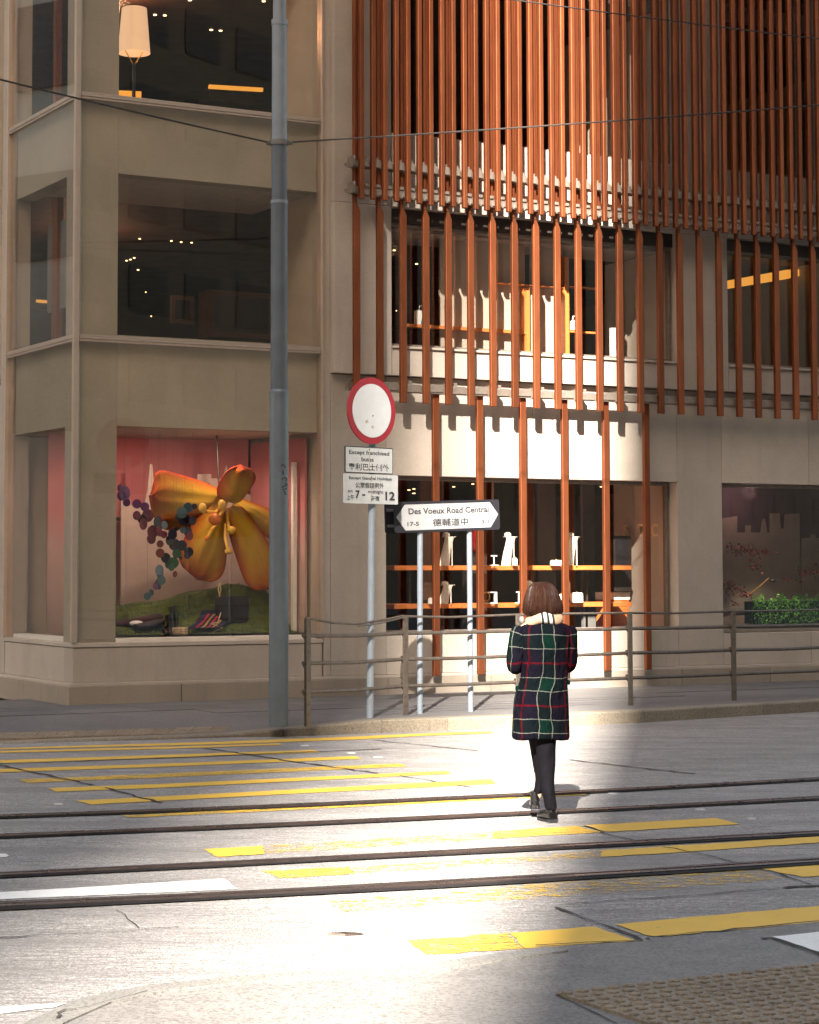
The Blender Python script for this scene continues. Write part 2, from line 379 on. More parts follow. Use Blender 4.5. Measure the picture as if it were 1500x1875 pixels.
# near pavement on the camera side
KN = [(-500, 2300), (50, 1875), (150, 1832), (275, 1808), (450, 1790), (750, 1773), (1000, 1737), (1083, 1731), (1175, 1727), (1317, 1709), (1500, 1691), (2200, 1625)]
kn = [G(*p) for p in KN]
bm = bmesh.new(); vs = [bm.verts.new((p.x, p.y, .008)) for p in kn] + [bm.verts.new((20, 2, .008)), bm.verts.new((20, -7, .008)), bm.verts.new((-8, -7, .008))]
f = bm.faces.new(vs); f.normal_update()
if f.normal.z < 0: f.normal_flip()
bmesh.ops.triangulate(bm, faces=bm.faces); me = bpy.data.meshes.new('near_pavement'); bm.to_mesh(me); bm.free()
near = link('near_pavement', me, M_near); tag(near, kind='structure')
for a, b_ in zip(kn[:-2], kn[1:-1]):       # flush edging stones
    L_ = (b_-a).length; k = max(1, round(L_/.9)); t = (b_-a)/L_; nn = Vector((-t.y, t.x, 0)); nn = nn if nn.y < 0 else -nn
    for j in range(k):
        p = a + t*(L_*j/k+.004); q = a + t*(L_*(j+1)/k-.004)
        if p.x > .6: continue
        MB().add([(*p.xy, 0), (*q.xy, 0), (*(q+nn*.15).xy, 0), (*(p+nn*.15).xy, 0), (*p.xy, .012), (*q.xy, .012), (*(q+nn*.15).xy, .016), (*(p+nn*.15).xy, .016)],
            [(4,5,6,7), (0,1,5,4), (1,2,6,5), (2,3,7,6), (3,0,4,7)]).build('edging_stone', M_kerb2, near)
# tactile tiles bottom right: rows of oblong bumps
ta, tb = G(1018, 1826), G(1500, 1772); td = (tb-ta).normalized(); tn = Vector((td.y, -td.x, 0))
sk = (G(1120, 1878) - ta); 
TW = .30
tile = MB().box(.003, TW-.003, -TW+.003, -.003, 0, .012)
for u in range(4):
    for v in range(4):
        cx, cy = TW*(u+.5)/4 + (.010 if v % 2 else -.010), -TW*(v+.5)/4
        tile.lathe((cx, cy, .012), [(.026, -.001), (.024, .006), (.016, .010)], n=12)
tme = tile.mesh('tactile_tile', smooth=False)
for u in range(-1, 10):
    for v in range(3):
        p = ta + td*(TW*u + v*.10*0) + tn*(TW*v)
        if u < 0: continue
        o = link('tactile_tile', tme, M_tact, near); o.location = (p.x, p.y, .008); o.rotation_euler = (0, 0, math.atan2(td.y, td.x))
for px_ in ([(1018,1826),(1060,1845),(1125,1878)], [(1140,1858),(1320,1846),(1500,1830)]):
    pass
# road paint
Z = .004
for px_, m_ in [
    ([(0,1370.5),(200,1364.5),(400,1359),(667,1348.5),(767,1344),(900,1339.5),(900,1342.5),(767,1348),(667,1354),(400,1363.5),(200,1368),(0,1373)], M_yel),
    ([(0,1376),(300,1368.5),(512,1362),(516,1364.5),(300,1372),(0,1379)], M_yel),
    ([(-60,1394),(0,1392.7),(300,1383),(575,1374),(586,1378),(300,1388.5),(0,1398),(-60,1400)], M_yel),
    ([(-60,1411.5),(0,1409),(300,1399),(650,1385.2),(663,1390),(300,1404.5),(0,1415),(-60,1417)], M_yel),
    ([(33,1428),(300,1417),(733,1398.5),(745,1404),(300,1424),(50,1434)], M_yel2),
    ([(88,1444),(300,1436),(817,1412.5),(826,1417),(300,1443),(103,1450.5)], M_yel),
    ([(140,1467),(500,1448.5),(900,1427.5),(908,1435.5),(500,1456),(167,1474)], M_yel),
    ([(223,1494),(560,1478),(1068,1452),(1075,1456.5),(560,1482.5),(238,1498)], M_yel2),
    ([(373,1556),(480,1549.3),(486,1564),(400,1570)], M_yel), ([(481,1549.3),(700,1535.5),(900,1522.9),(905,1536.5),(700,1551),(487,1564)], M_yel3), ([(901,1522.8),(1000,1516.5),(1055,1513),(1105,1524.5),(1000,1530.5),(906,1536.4)], M_yel2), ([(1064,1512.5),(1310,1498.7),(1355,1510),(1112,1524)], M_yel),  # middle thinned for sun glare as well as wear
    ([(478,1596),(640,1588),(650,1601),(512,1609)], M_yel2), ([(641,1588),(700,1585),(1000,1566.5),(1100,1558),(1100,1570),(1000,1577.5),(700,1598),(651,1601)], M_yel3),  # sunlit stretch thinned for glare on top of wear
    ([(1100,1558),(1200,1552),(1477,1534),(1560,1530),(1560,1540),(1500,1543.5),(1200,1564.5),(1100,1570)], M_yel),
    ([(600,1650),(1000,1618),(1392,1592),(1435,1611),(1000,1645),(627,1670)], M_yel3),
    ([(1394,1592),(1600,1578),(1600,1598),(1500,1605),(1470,1607)], M_yel),
    ([(745,1723),(930,1709.5),(960,1738),(780,1749)], M_yel2), ([(932,1709.4),(1000,1705),(1088,1698),(1167,1723.5),(1083,1729),(1000,1735),(962,1738)], M_yel),  # left end thinned because glare bleaches it, besides wear
    ([(1128,1694),(1250,1682),(1500,1660),(1700,1643),(1700,1670),(1500,1690),(1317,1706),(1200,1716),(1180,1713)], M_yel),
    ]:
    e = .012 if px_[0][1] > 1500 else .008
    o = poly('road_marking', px_, Z, m_, road, e)
poly('road_marking', [(-80,1640),(0,1635),(410,1610),(436,1629),(0,1648),(-80,1652)], Z, M_wht, road, .006)
poly('road_marking', [(-80,1850),(0,1845),(122,1838),(100,1846),(0,1858),(-80,1864)], Z, M_wht, road, .006)
poly('road_marking', [(-30,1564),(10,1564),(17,1567.5),(10,1570.5),(-30,1571)], Z, M_wht, road)
o = poly('road_marking', [(1414,1720),(1500,1711),(1560,1706),(1560,1762),(1500,1748)], .013, M_wht, near, .006)
for c in [(107,1473),(558,1366),(643,1379.5),(692,1387),(1123,1454),(1283,1483),(1375,1500)]:
    p = G(*c); wd = .0020*p.y; 
    MB().add([(-wd,-.03,0),(wd,-.03,0),(wd,.03,0),(-wd,.03,0),(-wd*.8,-.02,.008),(wd*.8,-.02,.008),(wd*.8,.02,.008),(-wd*.8,.02,.008)],
        [(4,5,6,7),(0,1,5,4),(1,2,6,5),(2,3,7,6),(3,0,4,7)]).build('road_stud', M_studm, road, loc=(p.x, p.y, .001)).rotation_euler = (0,0,R(20))
# tram rails (grooved)
def quad(pts, n=24):
    P = [G(*p) for p in pts]; P = [Vector((p.x, p.y, 0)) for p in P]; o = []
    for i in range(n+1):       # quadratic through three points, extended both ways
        t = -1.2 + 3.6*i/n     # nodes at t = 0, .6, 1.2
        a = (t-.6)*(t-1.2)/(.72); b_ = t*(t-1.2)/(-.36); c = t*(t-.6)/(.72)
        o.append(P[0]*a + P[1]*b_ + P[2]*c)
    return o
for px_, bw in [([(0,1497),(750,1467.5),(1500,1428)], .20), ([(0,1533),(750,1501.5),(1500,1463)], .19), ([(0,1604.5),(750,1567),(1500,1527)], .21), ([(0,1661),(750,1624),(1500,1578.5)], .25)]:
    c = quad(px_)
    rl = tag(strip('tram_rail', c, bw, .008, M_bed, None, .12), 'grooved tram rail set in the road', 'tram rail', 'tram rails crossing the road')
    def off(pts, d_):
        r = []
        for i, p in enumerate(pts):
            t = (pts[min(i+1, len(pts)-1)] - pts[max(i-1, 0)]).normalized(); r.append(p + Vector((-t.y, t.x, 0))*d_)
        return r
    for d_, wd, nm in ((-.012, .058, 'rail_head'), (.062, .022, 'rail_lip')):
        A, B_ = off(c, d_-wd/2), off(c, d_+wd/2); mb = MB()
        mb.rings([[(a.x, a.y, .006), (a.x, a.y, .013), (a.x*.8+b.x*.2, a.y*.8+b.y*.2, .016), (a.x*.2+b.x*.8, a.y*.2+b.y*.8, .016), (b.x, b.y, .013), (b.x, b.y, .006)] for a, b in zip(A, B_)])
        mb.build(nm, M_rail, rl, smooth=False)
labs = ['farthest tram rail, running just behind the walking person', 'second tram rail, passing under the person\'s standing heel', 'third tram rail, between two yellow stripes nearer the camera', 'nearest tram rail, widest and closest to the camera']
for o, lb in zip([o for o in COL.objects if o.name.startswith('tram_rail')], labs): o['label'] = lb
# cracks and slab joints in the concrete
def crack(px_, wd, par=road, z=.0065, jit=.4, wob=.02):
    P = [G(*p) for p in px_]; o = []
    for a, b_ in zip(P[:-1], P[1:]):
        n = max(2, int((b_-a).length/.10))
        for k in range(n):
            p = a.lerp(b_, k/n)
            o.append(p + Vector((random.uniform(-wob, wob), random.uniform(-wob, wob), 0)))
    o.append(P[-1]); strip('road_crack', o, wd, z, M_crack, par, jit)
crack([(-40,1393),(0,1401.7),(43,1411.7),(117,1426.7),(170,1438.3)], .035)
crack([(192,1443),(240,1457),(297,1471)], .03)
crack([(375,1370.7),(450,1381.7),(533,1395),(613,1406),(693,1417)], .04)
crack([(730,1420.7),(800,1433),(866,1443)], .018)
crack([(-40,1400),(0,1399.3),(333,1387.5),(500,1380.5),(700,1372)], .035, wob=.01)
crack([(686,1356),(787,1366.7),(877,1376)], .025)
crack([(1040,1392),(1126,1401.7),(1273,1418)], .03)
crack([(1071,1513),(1103,1526.7),(1163,1540)], .015)
crack([(1213,1551.7),(1273,1563),(1353,1581.7)], .012)
crack([(1390,1593),(1447,1606.7),(1487,1621.7)], .015)
crack([(1020,1659),(1160,1648),(1300,1639),(1350,1633),(1440,1627)], .012, wob=.012)
crack([(1440,1627),(1480,1624),(1520,1622)], .035, wob=.015)
crack([(1013,1663),(1067,1682),(1117,1700),(1177,1725)], .018, z=.0085, jit=.8, wob=.02)
crack([(1180,1724),(1200,1719),(1317,1709),(1417,1698),(1500,1690.5)], .02, z=.012, jit=.8)
crack([(985,1736),(1083,1730),(1167,1726)], .012, z=.012)
crack([(1390,1722.5),(1413,1722.5)], .03, near, .0125); crack([(1413,1722),(1455,1737),(1510,1756)], .018, near, .0145, wob=.004)
crack([(1018,1826),(1060,1845),(1130,1880)], .007, near, .0125, wob=.002)
crack([(-30,1720),(0,1719),(55,1715)], .02); crack([(55,1715),(250,1706)], .006, wob=.006); crack([(265,1703),(327,1699)], .012)
crack([(215,1667),(235,1684),(255,1702)], .005); crack([(95,1875),(115,1862),(140,1856)], .012, near, .02); crack([(140,1856),(200,1840),(270,1821)], .004, near, .018)
# small diamond cover
p = G(632, 1712); cv = MB().add([(-.09,0,0),(0,-.035,0),(.09,0,0),(0,.035,0),(-.075,0,.01),(0,-.028,.01),(.075,0,.01),(0,.028,.01)], [(4,5,6,7),(0,1,5,4),(1,2,6,5),(2,3,7,6),(3,0,4,7)]).build('survey_plate', M_rail, None, loc=(p.x, p.y, 0))
tag(cv, 'small rusty diamond plate set in the sunlit road', 'metal plate')
# ------------------------------------------------------------------ the shop building
B = thing('shop_building', 'beige stone corner shop building with glass corner and terracotta slat screen', 'building', (CC[0], CC[1], 0), RZ)
def bb(name, *a, m_=None, par=None, bevel=0): return box(name, *a, m_ or M_stone, par or B, bevel)
TOP = 10.6
J = .005
# plinth blocks
for a, b_ in [(-.08,1.32),(1.32,2.72),(2.72,4.1),(4.1,5.6),(5.6,7.1),(7.1,8.6),(8.6,10.1),(10.1,11.6),(11.6,13.2)]:
    bb('plinth_block', a+(J if a > 0 else 0), b_-J, -.08, .3, PV-.05, .335, m_=M_plinth, bevel=.004)
for a, b_ in [(-.08+.385,1.45),(1.45,2.65),(2.65,3.9),(3.9,5.2)]:
    bb('plinth_block', -.08, .3, a, b_-J, PV-.05, .335, m_=M_plinth, bevel=.004)
bb('plinth_ledge', -.055, 13.2, -.055, .3, .335, .375, m_=M_stone, bevel=.006)
bb('plinth_ledge', -.055, .3, .302, 5.2, .335, .374, m_=M_stone, bevel=.006)
# wall below the corner vitrine
bb('stone_panel', 0, 3.22, 0, .28, .377, .775, bevel=.003); bb('stone_panel', 0, .28, .283, 2.36, .377, .775, bevel=.003)
bb('vitrine_sill', -.012, 3.235, -.012, .13, .782, .83, m_=M_stone, bevel=.004); bb('vitrine_sill', -.012, .12, .133, 2.38, .782, .83, m_=M_stone, bevel=.004)
# corner vitrine: mullions, transoms, glass
def vframe():
    mb = MB()
    mb.box(-.03, .035, -.03, .035, .832, TOP)
    mb.build('corner_mullion', M_frame, B, bevel=.006)
    for z in (4.36, 7.2):
        f1 = MB().box(.047, 3.20, -.012, .05, z-.045, z-.02).box(.047, 3.20, -.02, .055, z-.016, z+.012).box(.047, 3.20, -.012, .05, z+.016, z+.035)
        f1.build('transom', M_frame, B)
        f1 = MB().box(-.012, .05, .047, 2.34, z-.045, z-.02).box(-.02, .055, .047, 2.34, z-.016, z+.012).box(-.012, .05, .047, 2.34, z+.016, z+.035)
        f1.build('transom', M_frame, B)
    MB().box(3.203, 3.236, -.03, .1, .832, TOP).build('jamb_mullion', M_frame, B, bevel=.005)
    MB().box(-.03, .1, 2.343, 2.376, .832, TOP).build('jamb_mullion', M_frame, B, bevel=.005)
    for z0, z1 in ((.835, 4.313), (4.397, 7.153), (7.237, TOP)):
        box('pane', .047, 3.20, .012, .024, z0, z1, M_glass, B); box('pane', .012, .024, .047, 2.34, z0, z1, M_glass, B)
vframe()
# inner wall right behind the glass
def inner():
    t0, t1 = .10, .34
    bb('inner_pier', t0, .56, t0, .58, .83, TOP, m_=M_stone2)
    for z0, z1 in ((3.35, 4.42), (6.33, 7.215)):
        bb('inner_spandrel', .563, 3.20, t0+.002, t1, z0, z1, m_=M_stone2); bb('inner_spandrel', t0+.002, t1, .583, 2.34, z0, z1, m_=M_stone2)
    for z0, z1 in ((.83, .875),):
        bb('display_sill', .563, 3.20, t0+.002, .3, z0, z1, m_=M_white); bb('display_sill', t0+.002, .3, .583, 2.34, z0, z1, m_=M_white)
inner()
# stone pier between vitrine and slats, and ground-floor wall of the right wing
def panels(lst, yf, th, name='stone_panel', m_=None):
    for s0, s1, z0, z1 in lst:
        bb(name, s0+J/2, s1-J/2, yf, yf+th, z0+J/2, z1-J/2, m_=m_ or M_stone, bevel=.002)
panels([(3.24,3.34,.377,TOP)], 0, .3)
panels([(3.34,4.12,.377,4.074), (4.12,6.3,2.84,4.074), (6.3,8.615,2.84,4.074), (4.12,5.6,.377,.86), (5.6,7.1,.377,.86), (7.1,8.615,.377,.86),
        (8.615,9.37,.377,4.074), (9.37,10.9,2.84,4.074), (10.9,13.2,2.84,4.074), (9.37,10.9,.377,.80), (10.9,13.2,.377,.80)], 0, .30)
bb('backing_wall', 3.34, 13.2, .02, .28, 4.075, 4.2, m_=M_dark)
# upper box, 10 cm proud
YB = -.10
panels([(3.336,4.15,4.08,6.2), (3.336,4.15,6.2,TOP),
        (4.15,6.3,4.08,4.42), (6.3,8.6,4.08,4.42), (8.6,9.43,4.08,6.2), (9.43,11.3,4.08,4.42), (11.3,13.2,4.08,4.42),
        (4.15,6.3,6.2,7.13), (6.3,8.6,6.2,7.13), (8.6,9.43,6.2,TOP), (9.43,11.3,6.2,7.13), (11.3,13.2,6.2,7.13)], YB, .38)
bb('lintel', 4.15, 8.6, .03, .28, 6.02, 6.2, m_=M_dark); bb('lintel', 9.43, 13.2, .03, .28, 6.05, 6.2, m_=M_dark)
for s0, s1, z0, z1 in ((4.15,8.6,4.42,4.45), (9.43,13.2,4.42,4.45)): bb('window_sill', s0, s1, -.13, .2, z0, z1, m_=M_stone, bevel=.004)
# side facade pier, left edge of the frame
for y0, y1, z0, z1, x0 in ((2.38,2.62,.377,TOP,0), (2.62,5.2,.377,4.0,0), (2.62,5.2,4.08,6.2,-.1), (2.62,5.2,6.2,TOP,-.1)):
    bb('stone_panel', x0, x0+.3, y0+J/2, y1-J/2, z0+J/2, z1-J/2, bevel=.002)
# roof slab closes the top
bb('roof', -.1, 13.2, .3, 16, TOP, TOP+.2, m_=M_stone); bb('roof', -.1, 13.2, -.1, .298, TOP, TOP+.2, m_=M_stone)
bb('side_wall', 13.2, 13.5, -.1, 16, 0, TOP+.2, m_=M_stone); bb('rear_wall', -.0, 13.2, 16, 16.3, 0, TOP+.2, m_=M_stone); bb('side_wall', -.0, .3, 5.2, 16, 0, TOP, m_=M_stone)
# windows of the right wing
def window(s0, s1, z0, z1, y, muls=(), par=None):
    fr = MB(); t = .045
    fr.box(s0, s1, y, y+.07, z0, z0+t); fr.box(s0, s1, y, y+.07, z1-t, z1); fr.box(s0, s0+t, y+.001, y+.069, z0+t, z1-t); fr.box(s1-t, s1, y+.001, y+.069, z0+t, z1-t)
    o = fr.build('window', M_clip, B, bevel=.004)
    xs = [s0+t] + list(muls) + [s1-t]
    for a, b_ in zip(xs[:-1], xs[1:]): box('pane', a+.002, b_-.002, y+.03, y+.04, z0+t, z1-t, M_glass2, o)
    for q in muls: box('mullion', q-.012, q+.012, y+.004, y+.066, z0+t+.002, z1-t-.002, M_dark, o)
window(4.12, 8.60, .862, 2.838, .18); window(9.37, 13.2, .802, 2.838, .18)
window(4.155, 8.59, 4.452, 6.02, .06); window(9.435, 13.2, 4.452, 6.05, .06)
window(4.155, 8.59, 7.135, TOP, .06); window(9.435, 13.2, 7.135, TOP, .06)
# ------------------------------------------------------------------ interior shells
def shell():
    for nm, z, th, m_ in (('floor_slab', .15, .1, M_floor), ):
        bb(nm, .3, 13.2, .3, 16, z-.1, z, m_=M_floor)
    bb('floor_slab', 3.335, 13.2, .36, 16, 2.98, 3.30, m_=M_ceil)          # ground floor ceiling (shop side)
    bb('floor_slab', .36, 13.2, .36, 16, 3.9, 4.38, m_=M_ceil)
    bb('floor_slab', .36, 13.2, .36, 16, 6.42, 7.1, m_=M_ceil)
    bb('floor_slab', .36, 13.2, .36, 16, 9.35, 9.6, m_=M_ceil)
    bb('partition', 3.25, 3.33, .3, 6, .15, 3.36, m_=M_wallin)
    bb('partition', 8.62, 8.72, .3, 1.45, .15, 2.975, m_=M_wallin)
    bb('partition', 3.25, 3.33, .3, 1.4, 4.38, 6.42, m_=M_wallin); bb('partition', 3.25, 3.33, .3, 1.2, 7.1, 9.35, m_=M_wallin)
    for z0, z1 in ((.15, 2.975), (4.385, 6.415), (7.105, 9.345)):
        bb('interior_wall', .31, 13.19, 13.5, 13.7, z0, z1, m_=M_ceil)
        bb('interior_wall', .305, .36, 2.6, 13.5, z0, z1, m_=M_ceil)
    bb('soffit', .36, 3.24, .345, 2.0, 6.34, 6.415, m_=M_soff); bb('soffit', 4.15, 8.6, .35, 1.3, 5.98, 6.41, m_=M_soff)
    bb('partition', 8.6, 8.7, .35, 1.6, 4.385, 5.975, m_=M_wallin)
    bb('partition', 8.6, 8.7, .35, 3, 7.105, 9.345, m_=M_wallin)
shell()
# downlights
def dl(px_, z, rad=.028):
    for x, y in px_:
        p = toL(G(x, y, z - .012)); 
        if not (.4 < p.x < 13 and .4 < p.y < 13.4): 
            # on the back wall of the room instead
            q = Fp(x, y, 13.0); p = q
        o = MB().cyl((0, 0), rad, 0, .01, 12).build('downlight', E_spot, B, loc=(p.x, p.y, p.z))
        o.scale = (1 + max(0, p.y-4)*.05,)*3
dl([(348,1),(284,28),(302,29),(387,55.5),(404,57),(483,3)], 9.35, .024)
dl([(256,438),(314,442),(332,444),(351,445),(232,478),(239,476),(246,473),(253,495)], 6.42, .015)
dl([(749,898),(758,904),(758,896),(831,892),(866,887),(913,886),(1101,892),(998,926),(1165,889)], 2.975, .02)
dl([(715,420),(722,459),(763,484)], 6.42, .02)
for x, y in [(267,535),(277,579),(383,556),(412,558),(441,560),(470,561),(389,590),(1390,568),(1409,571),(1466,573),(726,569)]:
    q = Fp(x, y, 9.0); MB().blob((0,0,0), (.010,.010,.010), 8, 6).build('downlight', E_spot, B, loc=q)
def strip_light(pa, pb, inn, t, m_, name='light_strip'):
    a, b_ = Fp(*pa, inn), Fp(*pb, inn)
    MB().add([(a.x,inn,a.z-t),(b_.x,inn,b_.z-t),(b_.x,inn,b_.z+t),(a.x,inn,a.z+t),(a.x,inn+.05,a.z-t),(b_.x,inn+.05,b_.z-t),(b_.x,inn+.05,b_.z+t),(a.x,inn+.05,a.z+t)],
        [(0,1,2,3),(7,6,5,4),(0,4,5,1),(3,2,6,7),(0,3,7,4),(1,5,6,2)]).build(name, m_, B)
strip_light((740,198),(1075,234), 7.5, .012, E_line); strip_light((1322,262),(1510,280), 7.5, .014, E_line)
strip_light((738,426),(770,427.5), 2.4, .008, E_line); strip_light((1038,449),(1068,450), 2.4, .008, E_line)
strip_light((216,172),(259,174), 3.2, .05, E_cove, 'cove_light'); strip_light((384,158),(482,164), 5.0, .028, E_cove, 'cove_light')
q = [Fp(1320,531,2.8), Fp(1440,511,2.8), Fp(1500,497,2.8), Fp(1500,492,2.8), Fp(1440,494,2.8), Fp(1320,516,2.8)]
MB().rings([[tuple(v) for v in q], [tuple(v + Vector((0, .06, 0))) for v in q]]).build('cove_light', E_cove, B)
a, b_ = Lp(66, 551, .9), Lp(131, 557, .9)
MB().add([(a.x,a.y,a.z-.02),(b_.x,b_.y,b_.z-.02),(b_.x,b_.y,b_.z+.02),(a.x,a.y,a.z+.02),(a.x+.04,a.y,a.z-.02),(b_.x+.04,b_.y,b_.z-.02),(b_.x+.04,b_.y,b_.z+.02),(a.x+.04,a.y,a.z+.02)],
    [(0,1,2,3),(7,6,5,4),(0,4,5,1),(3,2,6,7),(0,3,7,4),(1,5,6,2)]).build('cove_light', E_cove, B)
# warm lamps added to fill the windows and rooms with light
def lamp(loc, e, col=(1,.72,.45), r=.06, ang=None, tgt=None):
    l = bpy.data.lights.new('shop_fill_light', 'SPOT' if ang else 'POINT'); l.energy = e; l.color = col; l.shadow_soft_size = r
    if ang: l.spot_size = R(ang); l.spot_blend = .6
    o = bpy.data.objects.new('shop_fill_light', l); COL.objects.link(o); o.location = toW(loc)
    if tgt is not None: o.rotation_euler = (toW(tgt)-toW(loc)).to_track_quat('-Z', 'Y').to_euler()
    o['label'] = 'added warm lamp filling the shop interior with light'; return o
# ------------------------------------------------------------------ slat screen
def slat_mesh(name, w_, d_, h_, ch=.006):
    return MB().box(-w_/2, w_/2, -d_/2, d_/2, 0, h_).mesh(name, bevel=ch)
m_back_lo = MB().add([(-.043,-.026,0),(.043,-.026,0),(.043,.026,0),(-.043,.026,0),(-.043,-.026,2.33),(.043,-.026,2.33),(.043,.026,2.33),(-.043,.026,2.33),
    (-.043,-.026,2.42),(.005,-.026,2.42),(.005,.026,2.42),(-.043,.026,2.42)],
    [(0,3,2,1),(0,1,5,4),(1,2,6,5),(2,3,7,6),(3,0,4,7),(4,5,9,8),(5,6,10,9),(6,7,11,10),(7,4,8,11),(8,9,10,11)]).mesh('slat', bevel=.004)
m_back_hi = MB().box(-.043, -.002, -.026, .03, 0, TOP-6.14).box(-.001, .062, .03, .055, .1, TOP-6.14).mesh('upper_slat', bevel=.004)
m_front = slat_mesh('front_slat', .057, .062, TOP-6.18, .005)
m_gf = slat_mesh('ground_floor_slat', .088, .056, 3.92-.355, .005)
for k in range(29):
    s = 3.522 + .3278*k
    link('slat', m_back_lo, M_slat, B, (s, -.33, 3.722)); link('upper_slat', m_back_hi, M_slat, B, (s, -.33, 6.145))
for k in range(57):
    link('front_slat', m_front, M_slat, B, (3.525 + .1643*k, -.45, 6.19 + random.uniform(-.004, .004)))
for s in (4.717, 5.365, 6.012, 6.655, 7.303, 7.956):
    link('ground_floor_slat', m_gf, M_slat, B, (s, -.2, .355))
# rails: lower bracket rail and the two upper ones with clips
def raily(z, name, y, prof, s0=3.43, s1=12.9):
    MB().rings([[(s, y+p[0], z+p[1]) for p in prof] for s in (s0, s1)]).build(name, M_clip, B, bevel=.002)
claw = [(.0,.03),(-.02,.085),(-.10,.095),(-.115,.05),(-.095,-.04),(-.03,-.045),(.02,-.02),(.05,.03)]
raily(6.62, 'slat_rail', -.31, [(.03,.03),(-.02,.055),(-.09,.05),(-.10,-.03),(-.02,-.04),(.03,-.01)])
raily(6.30, 'slat_rail', -.31, [(.03,.03),(-.02,.055),(-.09,.05),(-.10,-.03),(-.02,-.04),(.03,-.01)])
raily(3.90, 'slat_rail', -.24, [(-.045,-.045),(.03,-.045),(.03,.05),(-.045,.05)])
clip_hi = MB().box(-.035, .035, -.44, -.36, -.035, .06).box(-.022, .022, -.41, -.30, .06, .10).mesh('clip', bevel=.004)
clip_lo = MB().box(-.05, .05, -.43, -.36, -.075, .03).box(-.028, .028, -.45, -.36, .03, .07).box(-.045, -.012, -.445, -.43, -.06, .0).box(.012, .045, -.445, -.43, -.06, .0).mesh('clip', bevel=.004)
for k in range(57):
    s = 3.525+.1643*(k+.5)
    link('clip', clip_hi, M_clip, B, (s, 0, 6.63)); link('clip', clip_lo, M_clip, B, (s, 0, 6.315))
br = MB().add([(.05,-.30,-.04),(.27,-.30,-.04),(.27,-.30,.06),(.05,-.30,.06),(.05,-.24,-.04),(.27,-.24,-.04),(.27,-.24,.06),(.05,-.24,.06)], [(0,1,2,3),(7,6,5,4),(0,4,5,1),(3,2,6,7),(0,3,7,4),(1,5,6,2)]).mesh('bracket_plate', bevel=.006)
br2 = MB().box(.10, .19, -.23, .0, .03, .11).mesh('bracket_arm', bevel=.004)
for k in range(28):
    s = 3.522+.3278*k; link('bracket_plate', br, M_clip, B, (s, 0, 3.90 + (0.012 if k % 2 else 0)))
    if k % 2 == 0: link('bracket_arm', br2, M_clip, B, (s, 0, 3.90))
# claw ends of the upper rails at the left
for z in (6.62, 6.30):
    MB().rings([[(s, -.31+p[0]*1.6, z+p[1]) for p in claw] for s in (3.40, 3.425)]).build('rail_end', M_clip, B)
for k in range(0, 29, 4):       # arms that hold the screen off the wall
    s = 3.60 + .3278*k
    for z in (6.62, 6.30): bb('bracket_arm', s-.02, s+.02, -.30, -.102, z-.01, z+.02, m_=M_clip)
# ------------------------------------------------------------------ unseen buildings placed to block sun and sky and feed reflections
M_pale = stone('pale_render', (.68, .64, .57))  # kept pale to lighten reflections in the side glass
M_conc = stone('tower_wall', (.34, .27, .20)); M_tglass = mat('tower_window', (.07, .05, .038), .3, 0)
def tower(name, label, x0, x1, y0, y1, h, fl=3.4, wm=None):
    t = thing(name, label, 'building', ((x0+x1)/2, (y0+y1)/2, 0)); a, b_ = (x1-x0)/2, (y1-y0)/2
    MB().box(-a, a, -b_, b_, 0, h).build('wall', wm or M_conc, t)
    mb = MB(); n = int(h/fl)
    for k in range(1, n):
        z = k*fl
        nx = max(2, int(2*a/3.2)); ny = max(2, int(2*b_/3.2))
        if n*nx > 900: nx = max(2, 900//n)
        for i in range(nx):
            c = -a + (i+.5)*2*a/nx; wd = 2*a/nx*.33
            mb.box(c-wd, c+wd, b_-.05, b_+.06, z+.9, z+2.6)
        if h < 100:
            for i in range(ny):
                c = -b_ + (i+.5)*2*b_/ny; wd = 2*b_/ny*.33
                for sx in (-a-.06, a-.05): mb.box(sx, sx+.11, c-wd, c+wd, z+.9, z+2.6)
    mb.build('window_band', M_tglass, t); return t
tower('right_sunblock_tower', 'unseen office tower behind the viewer, placed to end the sunbeam on the right', -9.35, 26, -78, -50, 66)
tower('left_sunblock_tower', 'unseen tall tower far behind the viewer, placed to fade the sunbeam on the left', -90, -36.38, -200, -176, 166, fl=5)
tower('right_skyblock', 'unseen long stone block behind the viewer, added to dim skylight on the right', 11, 112, -40, -9, 62)
tower('left_skyblock', 'unseen low stone block behind the viewer, added to dim skylight on the left', -70, -22, -34, -12, 30)
tower('reflection_block', 'unseen pale block across the side street, added to lighten the glass reflections', -62, -15, 30, 70, 24, wm=M_pale)
# ------------------------------------------------------------------ tall pole with span wires
tp_ = thing('utility_pole', 'tall blue-grey stepped steel pole at the pavement edge with a wire clamp', 'pole', (-.436, 20.95, PV))
def cylpart(name, r, z0, z1, m_, par, n=32, r1=None): return MB().cyl((0,0), r, z0-PV, z1-PV, n, r1=r1).build(name, m_, par, smooth=True)
cylpart('lower_section', .100, PV-.02, 3.44, M_post, tp_, r1=.096)
cylpart('collar', .100, 3.44, 3.475, M_post, tp_); cylpart('collar', .099, 3.475, 3.50, M_post, tp_, r1=.088)
cylpart('middle_section', .087, 3.50, 5.40, M_post2, tp_, r1=.085); cylpart('collar', .090, 5.40, 5.43, M_signpost, tp_)
cylpart('upper_section', .079, 5.43, 6.02, M_post2, tp_); cylpart('upper_section', .078, 6.02, 7.24, M_signpost, tp_, r1=.076)
cylpart('top_ring', .083, 7.24, 7.30, M_signpost, tp_); cylpart('mast_section', .066, 7.30, 9.2, M_signpost, tp_, r1=.062)
cl = MB().cyl((0,0), .094, 6.00-PV, 6.05-PV, 28).build('wire_clamp', M_grey, tp_, smooth=True)
